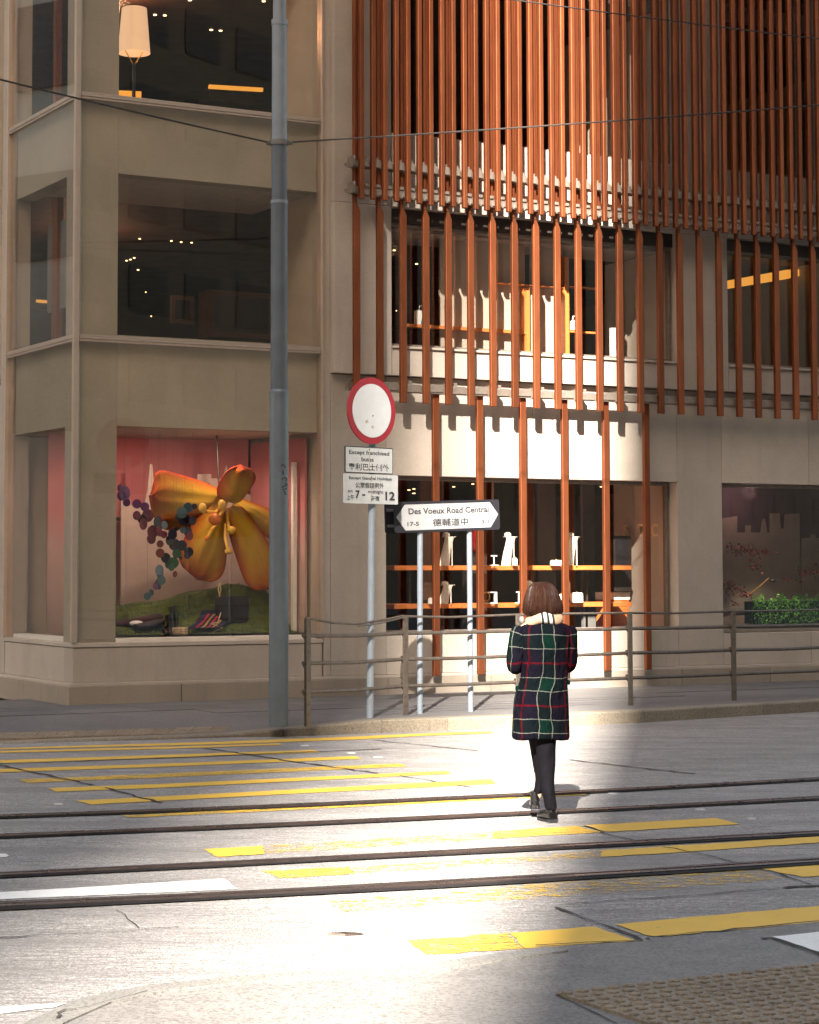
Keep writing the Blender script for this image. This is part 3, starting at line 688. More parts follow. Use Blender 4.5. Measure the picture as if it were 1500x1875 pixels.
for sx in (-1, 1):
    MB().box(sx*.09, sx*.135, -.03, .01, 6.005-PV, 6.045-PV).box(sx*.11, sx*.125, -.05, .03, 6.012-PV, 6.038-PV).build('lug', M_grey, cl, bevel=.004)
# graffiti strokes (z, angle list) lying on the lower section
def stroke(pts, r=.0975):
    P = []
    for x, y in pts:
        dx = (x - 508.5) * 20.9/3800; z = H - (y-1034)*20.85/3800 - PV
        P.append((dx, -math.sqrt(max(r*r - dx*dx, .0001)) + .002, z))
    return P
gm = MB()
for s_ in ([(512,854),(516,850),(521,856)], [(516,862),(517,869)], [(514,878),(519,874),(523,876),(521,881)], [(520,884),(524,888)], [(514,892),(522,889)], [(515,897),(523,894)], [(519,899),(521,906)]):
    gm.tube(stroke(s_), .0075, 6)
gm.build('graffiti_mark', M_black, tp_)
def wire(label, pts, r=.009, nm='span_wire'):
    P = [Vector(p) for p in pts]; o = P[0].copy(); out_ = []
    for i in range(len(P)-1):
        for k in range(12):
            out_.append(P[i].lerp(P[i+1], k/12) - o)
    out_.append(P[-1]-o)
    n = len(out_); sag = .01*(P[-1]-P[0]).length
    for i, q in enumerate(out_): q.z -= sag*.35*4*(i/(n-1))*(1-i/(n-1))
    t = MB().tube(out_, r, 6).build(nm, M_crack, None, smooth=True, loc=o); tag(t, label, 'wire'); return t
def at(x, y, Y):
    r = ray(x, y); t = Y/r[1]; return Vector((r[0]*t, Y, H + r[2]*t))
wire('black span wire running from the pole clamp up to the left edge', [(-.436-.12, 20.93, 6.03), at(-260, 80, 17)])
wire('black span wire running right from the pole clamp across the slats', [(-.436+.12, 20.93, 6.03), at(1760, 170, 23)])
wire('thin black wire crossing the top right corner in front of the slats', [at(700, -34, 17), at(1700, 94, 20)], .006)
# ------------------------------------------------------------------ signs
M_signw = mat('sign_white', (.46, .465, .47), .35, var=.05, scale=9); M_signk = mat('sign_black', (.015, .014, .018), .4)
M_signr = mat('sign_red', (.22, .003, .012), .4, var=.12); M_signs = mat('street_sign_white', (.30, .30, .30), .35, var=.05, scale=9); M_signp = mat('plate_white', (.38, .385, .38), .35, var=.08, scale=9); M_txt = mat('sign_ink', (.02, .018, .022), .5); M_sgrey = mat('sign_back_grey', (.16, .16, .165), .5, .3)
M_stain = mat('sign_stain', (.33, .29, .23), .8, var=.3, scale=30)
deps = None
def text(par, body, x0, x1, z0, z1, m_, y=-.004, bold=.0, name='lettering', th=.0012, sx=1):
    cu = bpy.data.curves.new('t', 'FONT'); cu.body = body; cu.offset = bold; cu.resolution_u = 3
    o = bpy.data.objects.new('t', cu); COL.objects.link(o)
    dg = bpy.context.evaluated_depsgraph_get(); dg.update(); me = bpy.data.meshes.new_from_object(o.evaluated_get(dg))
    COL.objects.unlink(o); bpy.data.objects.remove(o)
    xs = [v.co.x for v in me.vertices]; ys = [v.co.y for v in me.vertices]
    if not xs: return None
    ax, bx_, ay, by = min(xs), max(xs), min(ys), max(ys)
    for v in me.vertices:
        X = (v.co.x-ax)/(bx_-ax); Y = (v.co.y-ay)/(by-ay) if by > ay else 0
        v.co = (x0+(x1-x0)*X, y, z0+(z1-z0)*Y)
    me.materials.clear(); o2 = link(name, me, m_, par); o2['kind'] = 'stuff'; return o2
def rrect(w_, h_, r, n=5):
    p = []
    for cx, cy, a0 in ((w_/2-r, h_/2-r, 0), (-w_/2+r, h_/2-r, 90), (-w_/2+r, -h_/2+r, 180), (w_/2-r, -h_/2+r, 270)):
        for k in range(n+1):
            a = R(a0 + 90*k/n); p.append((cx + r*math.cos(a), cy + r*math.sin(a)))
    return p
def plate(name, outline, y0, y1, m_, par):
    return MB().rings([[(p[0], y0, p[1]) for p in outline], [(p[0], y1, p[1]) for p in outline]]).build(name, m_, par)
# sign pole with the round no-entry-for-vehicles sign and two plates
PA = Vector((.50, 21.86, PV))
sp = thing('traffic_sign', 'round red-ringed white traffic sign on a leaning grey post with two notice plates', 'traffic sign', PA)
lean = .034
MB().tube([(0,0,-.02),(lean*.9,0,3.05)], .038, 18).build('post', M_signpost, sp, smooth=True)
YAW = R(43)
hd = Vector((.03, -.055, 0))
def shead(x, y): # pixel -> metres in the rotated sign head plane, centred on the post
    return x, y
rs = bpy.data.objects.new('sign_disc', MB().rings([[(.352*math.cos(a), yy_, .352*math.sin(a)) for a in [2*math.pi*k/64 for k in range(64)]] for yy_ in (-.004, .012)]).mesh('sign_disc')); COL.objects.link(rs)
rs.data.materials.append(M_signr); rs.parent = sp; rs.location = (.02, -.085, H + (1034-753)*21.86/3800 - PV); rs.rotation_euler = (0, 0, YAW)
MB().rings([[(.283*math.cos(a), yy_, .283*math.sin(a)) for a in [2*math.pi*k/64 for k in range(64)]] for yy_ in (-.008, -.0045)]).build('white_face', M_signw, rs)
mk = MB()
for x, z, r in ((.012,-.055,.009), (-.075,-.115,.022), (.012,-.17,.022)):
    n = 9; ps = [(x + r*random.uniform(.5,1.3)*math.cos(2*math.pi*k/n), z + r*random.uniform(.5,1.3)*math.sin(2*math.pi*k/n)) for k in range(n)]
    mk.rings([[(p[0], -.0098, p[1]) for p in ps], [(p[0], -.0085, p[1]) for p in ps]])
mk.build('stain', M_stain, rs)
MB().cyl((0,0), .006, 0, .004, 10).build('bolt_hole', M_black, rs, loc=(.012, -.0095, -.05)).rotation_euler = (R(90),0,0)
def noticeplate(zx0, zx1, zy0, zy1, W_, items, border):
    cz = H + (1034-(670+(zy0+zy1)/2/4.41))*21.86/3800 - PV; Hh = (zy1-zy0)/4.41*21.86/3800
    cx = ((600+(zx0+zx1)/2/4.41) - 590)*21.8/3800 - PA.x
    e = plate('notice_plate', rrect(W_, Hh, .012), -.004, .008, M_signk if border else M_signp, sp)
    e.location = (cx, -.105, cz); e.rotation_euler = (0, 0, YAW)
    if border: plate('white_face', rrect(W_-.02, Hh-.02, .008), -.006, -.0045, M_signp, e)
    for body, a, b_, c, d_, bold in items:
        f = lambda zx: (zx-(zx0+zx1)/2)/(zx1-zx0)*W_
        g_ = lambda zy: -(zy-(zy0+zy1)/2)/(zy1-zy0)*Hh
        text(e, body, f(a), f(b_), g_(d_), g_(c), M_txt, -.0078, bold)
    # rusty strap line where the post clips show
    MB().box(-.006, .004, -.0085, -.0063, -Hh*.47, Hh*.47).build('rust_streak', M_stain, e)
    for z in (-Hh*.36, Hh*.40): MB().blob((0,-.008,z), (.009,.004,.009), 8, 6).build('bolt', M_railing, e)
    return e
noticeplate(143, 524, 660, 874, .70, [('Except franchised', 172, 493, 690, 733, .018), ('buses', 270, 367, 743, 778, .018), ('專利巴士例外', 168, 492, 795, 851, .014)], True)
noticeplate(133, 567, 880, 1117, .79, [('Except General Holidays', 172, 515, 900, 932, .014), ('公眾假期例外', 222, 450, 948, 993, .01), ('am', 162, 198, 1012, 1032, .004), ('7', 222, 256, 1013, 1078, .03), ('-', 275, 300, 1042, 1054, .0),
     ('midnight', 322, 446, 1005, 1041, .012), ('12', 462, 540, 1015, 1085, .03), ('上午', 152, 210, 1048, 1090, .006), ('午夜', 345, 415, 1052, 1094, .006)], False)
# street name sign on two posts
pA, pB = Vector((1.062, 22.47, PV)), Vector((1.612, 22.80, PV))
ss = thing('street_name_sign', 'black and white arrow-ended street name sign on two slim posts', 'street sign', ((pA+pB)/2), RZ)
half = (pB-pA).length/2
for sx in (-1, 1): MB().tube([(0,0,-.02),(-.008*sx,0,2.05)], .030 if sx > 0 else .031, 16).build('post', M_signpost if sx > 0 else M_signpost, ss, smooth=True, loc=(sx*half, 0, 0))
inn = toL((pA+pB)/2).y - .045
a, b_ = Fp(723.6, 945, inn), Fp(915.9, 944, inn); c0 = Fp(819.7, 944.8, inn)
Wd = b_.x - a.x; Hh = 56*22.6/3800; TIL = -R(2.1)
lc = toL(ss.location)
head = plate('sign_plate', rrect(Wd, Hh, .03), -.004, .01, M_signk, ss); head.location = (c0.x-lc.x, -.045, c0.z-PV); head.rotation_euler = (0, TIL, 0)
fx = lambda zx: (zx-969)/848*Wd
fz = lambda zx, zy: -(zy - (1211 - (zx-969)*.0145))/247*Hh
arrow = [(557,1215),(630,1116),(1315,1104),(1380,1203),(1315,1308),(628,1322)]
plate('arrow_face', [(fx(x), fz(x, y)) for x, y in arrow], -.007, -.0045, M_signs, head)
for body, x0, x1, y0, y1, bo in (('Des Voeux Road Central', 655, 1302, 1140, 1190, .02), ('德輔道中', 845, 1132, 1230, 1292, .012), ('17-5', 643, 735, 1254, 1288, .02), ('3-1', 1240, 1302, 1246, 1279, .006)):
    m = (x0+x1)/2; text(head, body, fx(x0), fx(x1), fz(m, y1), fz(m, y0), M_txt, -.009, bo)
bk = plate('rear_plate', rrect(Wd, Hh, .03), .06, .074, M_signk, ss); bk.location = (c0.x-lc.x-.055, .0, c0.z-PV-.006); bk.rotation_euler = (0, TIL, 0)
MB().box(-Wd/2+.02, Wd/2-.02, .052, .058, -.10, -.07).box(-Wd/2+.02, Wd/2-.02, .052, .058, .07, .10).build('stiffener', M_sgrey, bk)
# ------------------------------------------------------------------ railing
RP = [Vector(p) for p in ((-.137,20.935,PV),(.889,22.218,PV),(2.162,22.963,PV),(3.511,23.761,PV),(4.861,24.616,PV),(6.2,25.47,PV))]
rl = thing('street_railing', 'brown steel pedestrian railing along the kerb, first bay bent', 'railing', RP[0])
for i, p in enumerate(RP):
    q = RP[min(i+1, 5)] - RP[min(i, 4)]; a = math.atan2(q.y, q.x)
    mb = MB().box(-.034, .034, -.006, .006, -.02, 1.06).box(.022, .034, .006, .075, -.02, 1.06).box(-.034, .034, .0, .012, 1.06, 1.064)
    po = mb.build('post', M_railing, rl, bevel=.003, loc=p-RP[0]); po.rotation_euler = (0, 0, a)
    for z in (.10,.20,.44,.72,.80): MB().blob((0,-.008,z), (.006,.004,.006), 8, 4).build('bolt', M_dark, po)
    for z in (.885,.60,.32): MB().add([(-.03,.0,z-.06),(.02,.0,z-.05),(.02,.0,z+.03),(-.03,.0,z+.03),(-.03,.05,z-.02),(.02,.05,z-.02),(.02,.05,z+.03),(-.03,.05,z+.03)],
        [(0,1,2,3),(7,6,5,4),(0,4,5,1),(3,2,6,7),(0,3,7,4),(1,5,6,2)]).build('rail_bracket', M_railing, po)
for i in range(5):
    a, b_ = RP[i]-RP[0], RP[i+1]-RP[0]; t = (b_-a).normalized(); nn = Vector((t.y, -t.x, 0))*-.03
    for z in (.87, .595, .31):
        w_ = .006 if i else .0
        MB().tube([a+nn-t*.05+Vector((0,0,z+.018*(i==0))), (a+b_)/2+nn+Vector((0,0,z-.004+random.uniform(-w_,w_))), b_+nn+t*.05+Vector((0,0,z))], .0195, 12).build('rail', M_railing, rl, smooth=True)
    if i == 0: pts = [a+nn+Vector((0,0,1.065)), a.lerp(b_,.25)+nn+Vector((0,0,1.01)), a.lerp(b_,.5)+nn+Vector((0,0,.985)), a.lerp(b_,.8)+nn+Vector((0,0,1.02)), b_+nn+Vector((0,0,1.055))]
    else:
        wv = random.uniform(-.012, .012); pts = [a+nn+Vector((0,0,1.05)), a.lerp(b_,.4)+nn+Vector((0,0,1.045+wv)), b_+nn+Vector((0,0,1.05))]
    MB().tube(pts, (.0125), 8).build('top_bar', M_railing, rl, smooth=True)
a, b_ = RP[0]-RP[0], RP[1]-RP[0]
MB().tube([a.lerp(b_,.5)+Vector((0,-.02,.965)), a.lerp(b_,.72)+Vector((0,-.02,.985)), a.lerp(b_,.98)+Vector((0,-.02,1.04))], .008, 8).build('broken_bar', M_railing, rl, smooth=True)
# ------------------------------------------------------------------ walking person
Y0 = 14.15
def zz(y): return H - (y-1034)*Y0/3800
def xx(x): return (x-986.5)*Y0/3800
pw = thing('person', 'person in a dark tartan coat and cream scarf walking away across the tram rails', 'person', ((986.5-590)*Y0/3800, Y0, 0))
M_skin = mat('skin', (.55, .36, .26), .5, var=.06); M_eye = mat('eye_dark', (.02,.015,.012), .2)
# body: skin-modifier figure (head, face, arms with five-fingered hands, legs)
def body():
    V, E_, Rr = [], [], []
    def v(p, r, par=None):
        V.append(p); Rr.append(r if isinstance(r, tuple) else (r, r))
        if par is not None: E_.append((par, len(V)-1))
        return len(V)-1
    pel = v((.01,0,.86), .11); wst = v((.015,0,1.0), .09, pel); chs = v((.02,0,1.2), (.115,.095), wst); nk0 = v((.02,.0,1.33), .055, chs); nk = v((.02,.01,1.39), .048, nk0)
    jaw = v((.02,.035,1.44), (.058,.062), nk); hd = v((.02,.03,1.51), (.072,.088), jaw); tp2 = v((.02,.02,1.575), (.055,.065), hd)
    nose = v((.02,.128,1.485), .010, hd)
    for s_, elb, wr in ((-1, (-.182,.0,1.04), (-.07,.245,1.13)), (1, (.205,.0,1.045), (.10,.245,1.13))):
        sh = v((.02+s_*.13,0,1.29), .048, chs if False else nk0); e = v(elb, .036, sh); w_ = v(wr, .022, e)
        dx = -s_*.5
        pm = v((wr[0]+dx*.07, wr[1]+.065, wr[2]+.02), (.034,.016), w_)
        th = v((pm and wr[0]+dx*.02, wr[1]+.05, wr[2]+.05), .011, w_); v((wr[0]+dx*.06, wr[1]+.085, wr[2]+.07), .009, th)
        for k, ln in enumerate((.045,.052,.048,.038)):
            bx_, by, bz = wr[0]+dx*.07, wr[1]+.10, wr[2]+.045-.019*k
            f1 = v((bx_+dx*.03, by+ln*.3, bz), .0088, pm); f2 = v((bx_+dx*.09, by+ln*.25, bz), .008, f1); v((bx_+dx*.11, by-.01, bz), .007, f2)
    for pts in (((-.045,.02,.78,.06),(-.008,.12,.46,.034),(.010,.18,.17,.026),(.0,.25,.10,.02)), ((.055,0,.78,.06),(.050,0,.46,.036),(.060,-.055,.13,.028),(.05,.02,.05,.022))):
        last = pel
        for x, y, z, r in pts: last = v((x, y, z), r, last)
    me = bpy.data.meshes.new('body'); me.from_pydata(V, E_, []); o = bpy.data.objects.new('body', me); COL.objects.link(o)
    o.modifiers.new('sk', 'SKIN'); 
    lay = me.skin_vertices[0] if me.skin_vertices else None
    if lay is None:
        bm = bmesh.new(); bm.from_mesh(me); bm.verts.layers.skin.verify(); bm.to_mesh(me); bm.free(); lay = me.skin_vertices[0]
    for i, r in enumerate(Rr): lay.data[i].radius = r; lay.data[i].use_root = (i == 0)
    s2 = o.modifiers.new('ss', 'SUBSURF'); s2.levels = 2; s2.render_levels = 2
    dg = bpy.context.evaluated_depsgraph_get(); dg.update(); m2 = bpy.data.meshes.new_from_object(o.evaluated_get(dg)); m2.materials.clear()
    COL.objects.unlink(o); bpy.data.objects.remove(o)
    for p in m2.polygons: p.use_smooth = True
    return link('body', m2, M_skin, pw)
body()
for s_ in (-1, 1): 
    MB().blob((.02+s_*.03,.112,1.515), (.010,.006,.006), 10, 8).build('eye', M_eye, pw, smooth=True)
    MB().blob((.02+s_*.075,.03,1.495), (.010,.018,.030), 10, 8).build('ear', M_skin, pw, smooth=True)
MB().tube([(-.002,.119,1.452),(.02,.124,1.450),(.042,.119,1.452)], .005, 8).build('mouth', mat('lips', (.4,.12,.1), .5), pw, smooth=True)
# tartan
def tartan():
    m_ = bpy.data.materials.new('tartan_wool'); m_.use_nodes = True; b = NB(m_); P = b.n['Principled BSDF']
    uv = b.new('ShaderNodeUVMap').outputs[0]; sx = b.new('ShaderNodeSeparateXYZ'); b.l.new(uv, sx.inputs[0])
    nz = b.noise(uv, 120, 2, .6); 
    wob = b.math('MULTIPLY', b.math('SUBTRACT', nz, .5), .004)
    w1 = b.math('MULTIPLY', b.math('SUBTRACT', b.noise(uv, 4.5, 2, .5), .5), .075); w2 = b.math('MULTIPLY', b.math('SUBTRACT', b.noise(b.mapping(uv, (1,1,1), loc=(3,5,0)), 5, 2, .5), .5), .034)
    U = b.math('ADD', b.math('ADD', sx.outputs[0], wob), w1); Vv = b.math('ADD', b.math('ADD', sx.outputs[1], wob), w2)
    PU, PVv = .270, .284
    u = b.math('PINGPONG', U, PU/2); v = b.math('PINGPONG', Vv, PVv/2)
    gu = b.math('LESS_THAN', u, .046); gv = b.math('LESS_THAN', v, .047)
    wave = b.math('LESS_THAN', b.math('FRACT', b.math('MULTIPLY', b.math('ADD', U, Vv), 260)), .5)
    ns = b.noise(uv, 300, 2, .7)
    base = b.mix(wave, (.0020, .0020, .0045, 1), (.0036, .0028, .0060, 1))
    grn = (.001, .0048, .0038, 1)
    a = b.mix(b.math('MULTIPLY', gu, .55), base, grn); a = b.mix(b.math('MULTIPLY', gv, .5), a, grn)
    both = b.math('MULTIPLY', gu, gv); a = b.mix(both, a, (.001, .0075, .0052, 1))
    ru = b.math('GREATER_THAN', u, PU/2-.0055); rv = b.math('GREATER_THAN', v, PVv/2-.006)
    a = b.mix(b.math('MULTIPLY', ru, .75), a, (.045, .001, .003, 1)); a = b.mix(b.math('MULTIPLY', rv, .75), a, (.045, .001, .003, 1))
    a = b.mix(b.math('MULTIPLY', b.math('COMPARE', u, .042, .0026), .65), a, (.10, .105, .09, 1))
    a = b.mix(b.math('MULTIPLY', b.math('COMPARE', v, .0455, .0026), .65), a, (.10, .105, .09, 1))
    a = b.mix(b.ramp(ns, [(.3, .0), (.8, .25)]), a, (.0, .0, .0, 1))
    b.l.new(a, P.inputs['Base Color']); P.inputs['Roughness'].default_value = .95; P.inputs['Specular IOR Level'].default_value = .04
    fo = b.noise(b.mapping(uv, (3.2, 1.3, 1)), 2.6, 3, .55)
    b.l.new(b.bump(ns, .5, .002, b.bump(fo, 1.0, .10)), P.inputs['Normal']); return m_
M_tart = tartan()
def loft_uv(name, rings, par, m_, ufun, vfun, closed=True, cap=True):
    n = len(rings[0]); vs = [p for r in rings for p in r]; fs = []; uvs = []
    for i in range(len(rings)-1):
        for j in range(n if closed else n-1):
            k = (j+1) % n; fs.append((i*n+j, i*n+k, (i+1)*n+k, (i+1)*n+j)); jj = j+1
            uvs.append([(ufun(i,j), vfun(i,j)), (ufun(i,jj), vfun(i,k)), (ufun(i+1,jj), vfun(i+1,k)), (ufun(i+1,j), vfun(i+1,j))])
    nq = len(fs)
    if cap: fs.append(tuple(range(n-1,-1,-1))); uvs.append([(0,0)]*n); fs.append(tuple((len(rings)-1)*n+j for j in range(n))); uvs.append([(0,0)]*n)
    me = bpy.data.meshes.new(name); me.from_pydata([tuple(v) for v in vs], [], fs); uvl = me.uv_layers.new(name='UVMap')
    q = [c for f in uvs for c in f]
    for i, c in enumerate(q): uvl.data[i].uv = c
    for p in me.polygons: p.use_smooth = True
    me.update(); return link(name, me, m_, par)
def coat():
    #  (y px, left px, right px, depth, y centre)
    K = [(1351,936,1040,.150,.02),(1349,935,1041,.152,.02),(1325,937,1040,.150,.02),(1300,938,1039.5,.147,.02),(1275,940,1038.5,.142,.018),(1262,944,1037.5,.138,.015),(1252,948,1037,.132,.012),(1240,951,1037,.124,.01),(1222,953,1039,.118,.005),
         (1205,954,1040,.118,0),(1185,954,1042,.120,-.004),(1168,951,1044,.122,-.006),(1156,949,1045,.118,-.004),(1149,949,1045,.108,0),(1144,954,1040,.095,.002),(1141,962,1032,.082,.004),(1139,970,1024,.070,.008)]
    n = 56; rs = []
    for i, (y, l, r, dp, cy) in enumerate(K):
        cx, rx = (xx(l)+xx(r))/2, (xx(r)-xx(l))/2; ring = []
        fold = max(0, (y-1240)/110)
        for j in range(n):
            a = 2*math.pi*j/n + math.pi/2     # j = 0 at the front (+y)
            c, s_ = math.cos(a), math.sin(a)
            e = .82; X = abs(c)**e*(1 if c > 0 else -1); Yv = abs(s_)**e*(1 if s_ > 0 else -1)
            k = 1 + fold*(.028*math.sin(5*a+.6) + .02*math.sin(9*a+2))
            vent = -.018*fold*math.exp(-((X-.35)/.10)**2) if s_ < 0 else 0
            k += .018*math.sin(2*a + y*.11) * math.sin(y*.17 + 3*a) + .012*math.sin(y*.31+a*5)
            ring.append((cx + rx*X*(1+fold*.008*math.sin(7*a)), cy + dp*Yv*k - vent + (.006*math.sin(a*6+y*.08)), zz(y) + (.006*math.sin(3*a) if i < 2 else 0)))
        rs.append(ring)
    def circ(i, j):  # arc length measured from the back centre using a mean ring, so the checks taper with the waist
        r = rs[i]; jb = n//2; tot = 0; st = 1 if j > jb else -1; k = jb
        while k != j:
            k2 = k+st; tot += st*(Vector(r[k2 % n][:2])-Vector(r[k % n][:2])).length; k = k2
        return tot
    cc = [[circ(i, j) for j in range(n+1)] for i in range(len(rs))]
    ref = 1.0
    def uf(i, j):
        w_ = cc[i][-1]-cc[i][0]; k = (.90/w_)**.75      # gentle narrowing of the checks at the waist
        return (cc[i][j]*k - .010)
    def vf(i, j): return rs[i][j % n][2] - zz(1250)
    o = loft_uv('coat', rs, pw, M_tart, uf, vf)
    subd(o, 1)
    # hem lining closes below; pocket flap at the left hip
    MB().box(-.012, .008, -.03, .05, -.022, .012).build('pocket_flap', M_tart, pw, loc=(xx(946), 0, zz(1258)), bevel=.004)
    MB().box(-.008, .012, -.03, .05, -.018, .012).build('pocket_flap', M_tart, pw, loc=(xx(1038), 0, zz(1247)), bevel=.004)
    for s_, P_ in ((-1, [(xx(955),0,zz(1146),.050),(xx(948),-.008,zz(1158),.062),(xx(944),-.010,zz(1175),.058),(xx(941),-.008,zz(1195),.055),(xx(939.5),-.004,zz(1212),.056),(xx(941),.012,zz(1222),.054),(xx(945),.05,zz(1222),.050),(xx(952),.11,zz(1213),.046),(xx(962),.20,zz(1203),.042),(xx(966),.225,zz(1200),.040)]),
                    (1, [(xx(1039),0,zz(1146),.050),(xx(1041),-.006,zz(1158),.056),(xx(1042),-.008,zz(1175),.053),(xx(1042),-.006,zz(1195),.052),(xx(1041.5),-.003,zz(1210),.053),(xx(1040),.012,zz(1219),.052),(xx(1037),.05,zz(1220),.049),(xx(1030),.11,zz(1212),.045),(xx(1018),.20,zz(1203),.042),(xx(1014),.225,zz(1200),.040)])):
        rs2 = []; L_ = [0]
        for i, p in enumerate(P_):
            c = Vector(p[:3]); t = (Vector(P_[min(i+1, len(P_)-1)][:3]) - Vector(P_[max(i-1, 0)][:3])).normalized()
            a = Vector((1,0,0)) - t*t.x; a.normalize(); b_ = t.cross(a).normalized()
            if i: L_.append(L_[-1] + (c-Vector(P_[i-1][:3])).length)
            wr = 1 + .05*math.sin(i*2.3)
            rs2.append([c + a*p[3]*math.cos(2*math.pi*j/20)*wr + b_*p[3]*1.05*math.sin(2*math.pi*j/20) for j in range(20)])
        sg = s_
        o2 = loft_uv('sleeve', rs2, pw, M_tart, lambda i, j, sg=sg: (j/20*2*math.pi*.055 + (.110 if sg < 0 else .05)), lambda i, j: zz(1146)-zz(1250)-L_[i])
        subd(o2, 1)
coat()
# trousers
M_trs = mat('black_trousers', (.004, .0035, .005), .85, spec=.08, var=.3, scale=14, bump=.3, bscale=120)
def leg(P_):
    rs = []
    for i, (x, y, z, rx, ry) in enumerate(P_):
        rs.append([(x + rx*math.cos(2*math.pi*j/24), y + ry*math.sin(2*math.pi*j/24) + .006*math.sin(4*2*math.pi*j/24+i*1.7), z + .01*math.sin(2*math.pi*j/24*2+i)*(0 < i < len(P_)-1)) for j in range(24)])
    mb = MB(); mb.rings(rs); return mb
lr = leg([(xx(998),0,.80,.085,.09),(xx(997),-.0,.62,.078,.085),(xx(996),.0,zz(1365),.070,.078),(xx(997),.005,zz(1378),.064,.074),(xx(998),.0,zz(1396),.061,.07),(xx(997),-.01,zz(1416),.052,.064),(xx(998.5),-.03,zz(1440),.047,.060),(xx(1001),-.045,zz(1455),.042,.056),(xx(1003),-.055,zz(1470),.042,.052),(xx(1003.5),-.06,zz(1477),.043,.052)])
o = lr.build('trouser_leg', M_trs, pw, smooth=True); subd(o, 1)
ll = leg([(xx(976),.01,.80,.085,.09),(xx(981),.05,.62,.070,.08),(xx(985),.09,zz(1365),.058,.07),(xx(987),.12,zz(1385),.052,.066),(xx(990.5),.15,zz(1405),.046,.060),(xx(992.5),.16,zz(1425),.042,.056),(xx(991),.18,zz(1443),.038,.050),(xx(985),.195,zz(1456),.038,.048)])
o = ll.build('trouser_leg', M_trs, pw, smooth=True); subd(o, 1)
M_boot = mat('black_boot', (.004, .0035, .004), .2, var=.2, coat=.15)
def boot(x, y, z, yaw, pitch=0):
    t = MB()
    prof = [(-.05,.0,.030,.010),(-.045,.005,.036,.05),(-.02,0,.038,.062),(.03,0,.040,.055),(.08,0,.043,.045),(.13,0,.042,.036),(.17,0,.034,.028),(.195,0,.018,.016)]
    rs = []
    for q, _, hw, hh in prof:
        ring = []
        for j in range(16):
            a = 2*math.pi*j/16; ring.append((hw*math.cos(a), q, max(0, .012) + hh*(1+math.sin(a))*.75))
        rs.append(ring)
    t.rings(rs)
    o = t.build('boot', M_boot, pw, smooth=True, loc=(x, y, z)); o.rotation_euler = (pitch, 0, yaw); subd(o, 1)
    sh = MB().rings([[(r*math.cos(2*math.pi*j/16), -.005+r*1.15*math.sin(2*math.pi*j/16), zc) for j in range(16)] for r, zc in ((.036,.05),(.037,.09),(.036,.13),(.037,.145))]).build('shaft', M_boot, o, smooth=True)
    MB().box(-.034, .034, -.055, .012, -.0, .022).build('heel', M_black, o, bevel=.005)
    so_ = MB(); so_.rings([[(hw*.98*k, q, zc) for k, zc in ((-1,.008),(1,.008),(1,.018),(-1,.018))] for q, hw in ((.02,.034),(.06,.040),(.11,.043),(.15,.039),(.185,.024))]); so_.build('sole', M_black, o)
    return o
boot(xx(1003), -.045, 0, R(20)).scale = (.93, .9, 1); boot(xx(982), .21, .045, R(-4), R(5)).scale = (.88, .8, .95)
# scarf
def scarf_mat():
    m_ = bpy.data.materials.new('checked_scarf'); m_.use_nodes = True; b = NB(m_); P = b.n['Principled BSDF']
    tc = b.new('ShaderNodeTexCoord').outputs['Object']; s_ = b.new('ShaderNodeSeparateXYZ'); b.l.new(tc, s_.inputs[0])
    n1 = b.noise(tc, 40, 3, .6); a = b.mix(b.ramp(n1, [(.3,0),(.7,1)]), (.24,.155,.10,1), (.30,.20,.13,1))
    x = b.math('ADD', s_.outputs[0], b.math('MULTIPLY', b.math('SUBTRACT', s_.outputs[2], 1.32), .12))
    for c in (.046,): a = b.mix(b.math('COMPARE', x, c, .040), a, (.42,.40,.37,1))
    for c in (.020-.003, .058-.004, .092-.002): a = b.mix(b.math('COMPARE', x, c, .008), a, (.006,.005,.005,1))
    b.l.new(a, P.inputs['Base Color']); P.inputs['Roughness'].default_value = .95; return m_
M_scarf = scarf_mat()
rs = []
for i in range(9):
    t = i/8; z = zz(1144) + t*(zz(1118)-zz(1144)); bul = math.sin(math.pi*min(1, t*1.15))**.5 if 0 < t < 1 else .0
    rs.append([(xx(995) + (.102+.036*bul - .02*t)*math.cos(2*math.pi*j/40), .005 + (.082+.038*bul-.015*t)*math.sin(2*math.pi*j/40), z + .012*math.sin(2*math.pi*j/40*3+.5) + .010*math.cos(2*math.pi*j/40)) for j in range(40)])
MB().rings(rs).build('scarf', M_scarf, pw, smooth=True)
MB().blob((xx(955), .03, zz(1135)), (.020,.03,.028), 12, 8).build('scarf_fold', M_grey, pw, smooth=True)
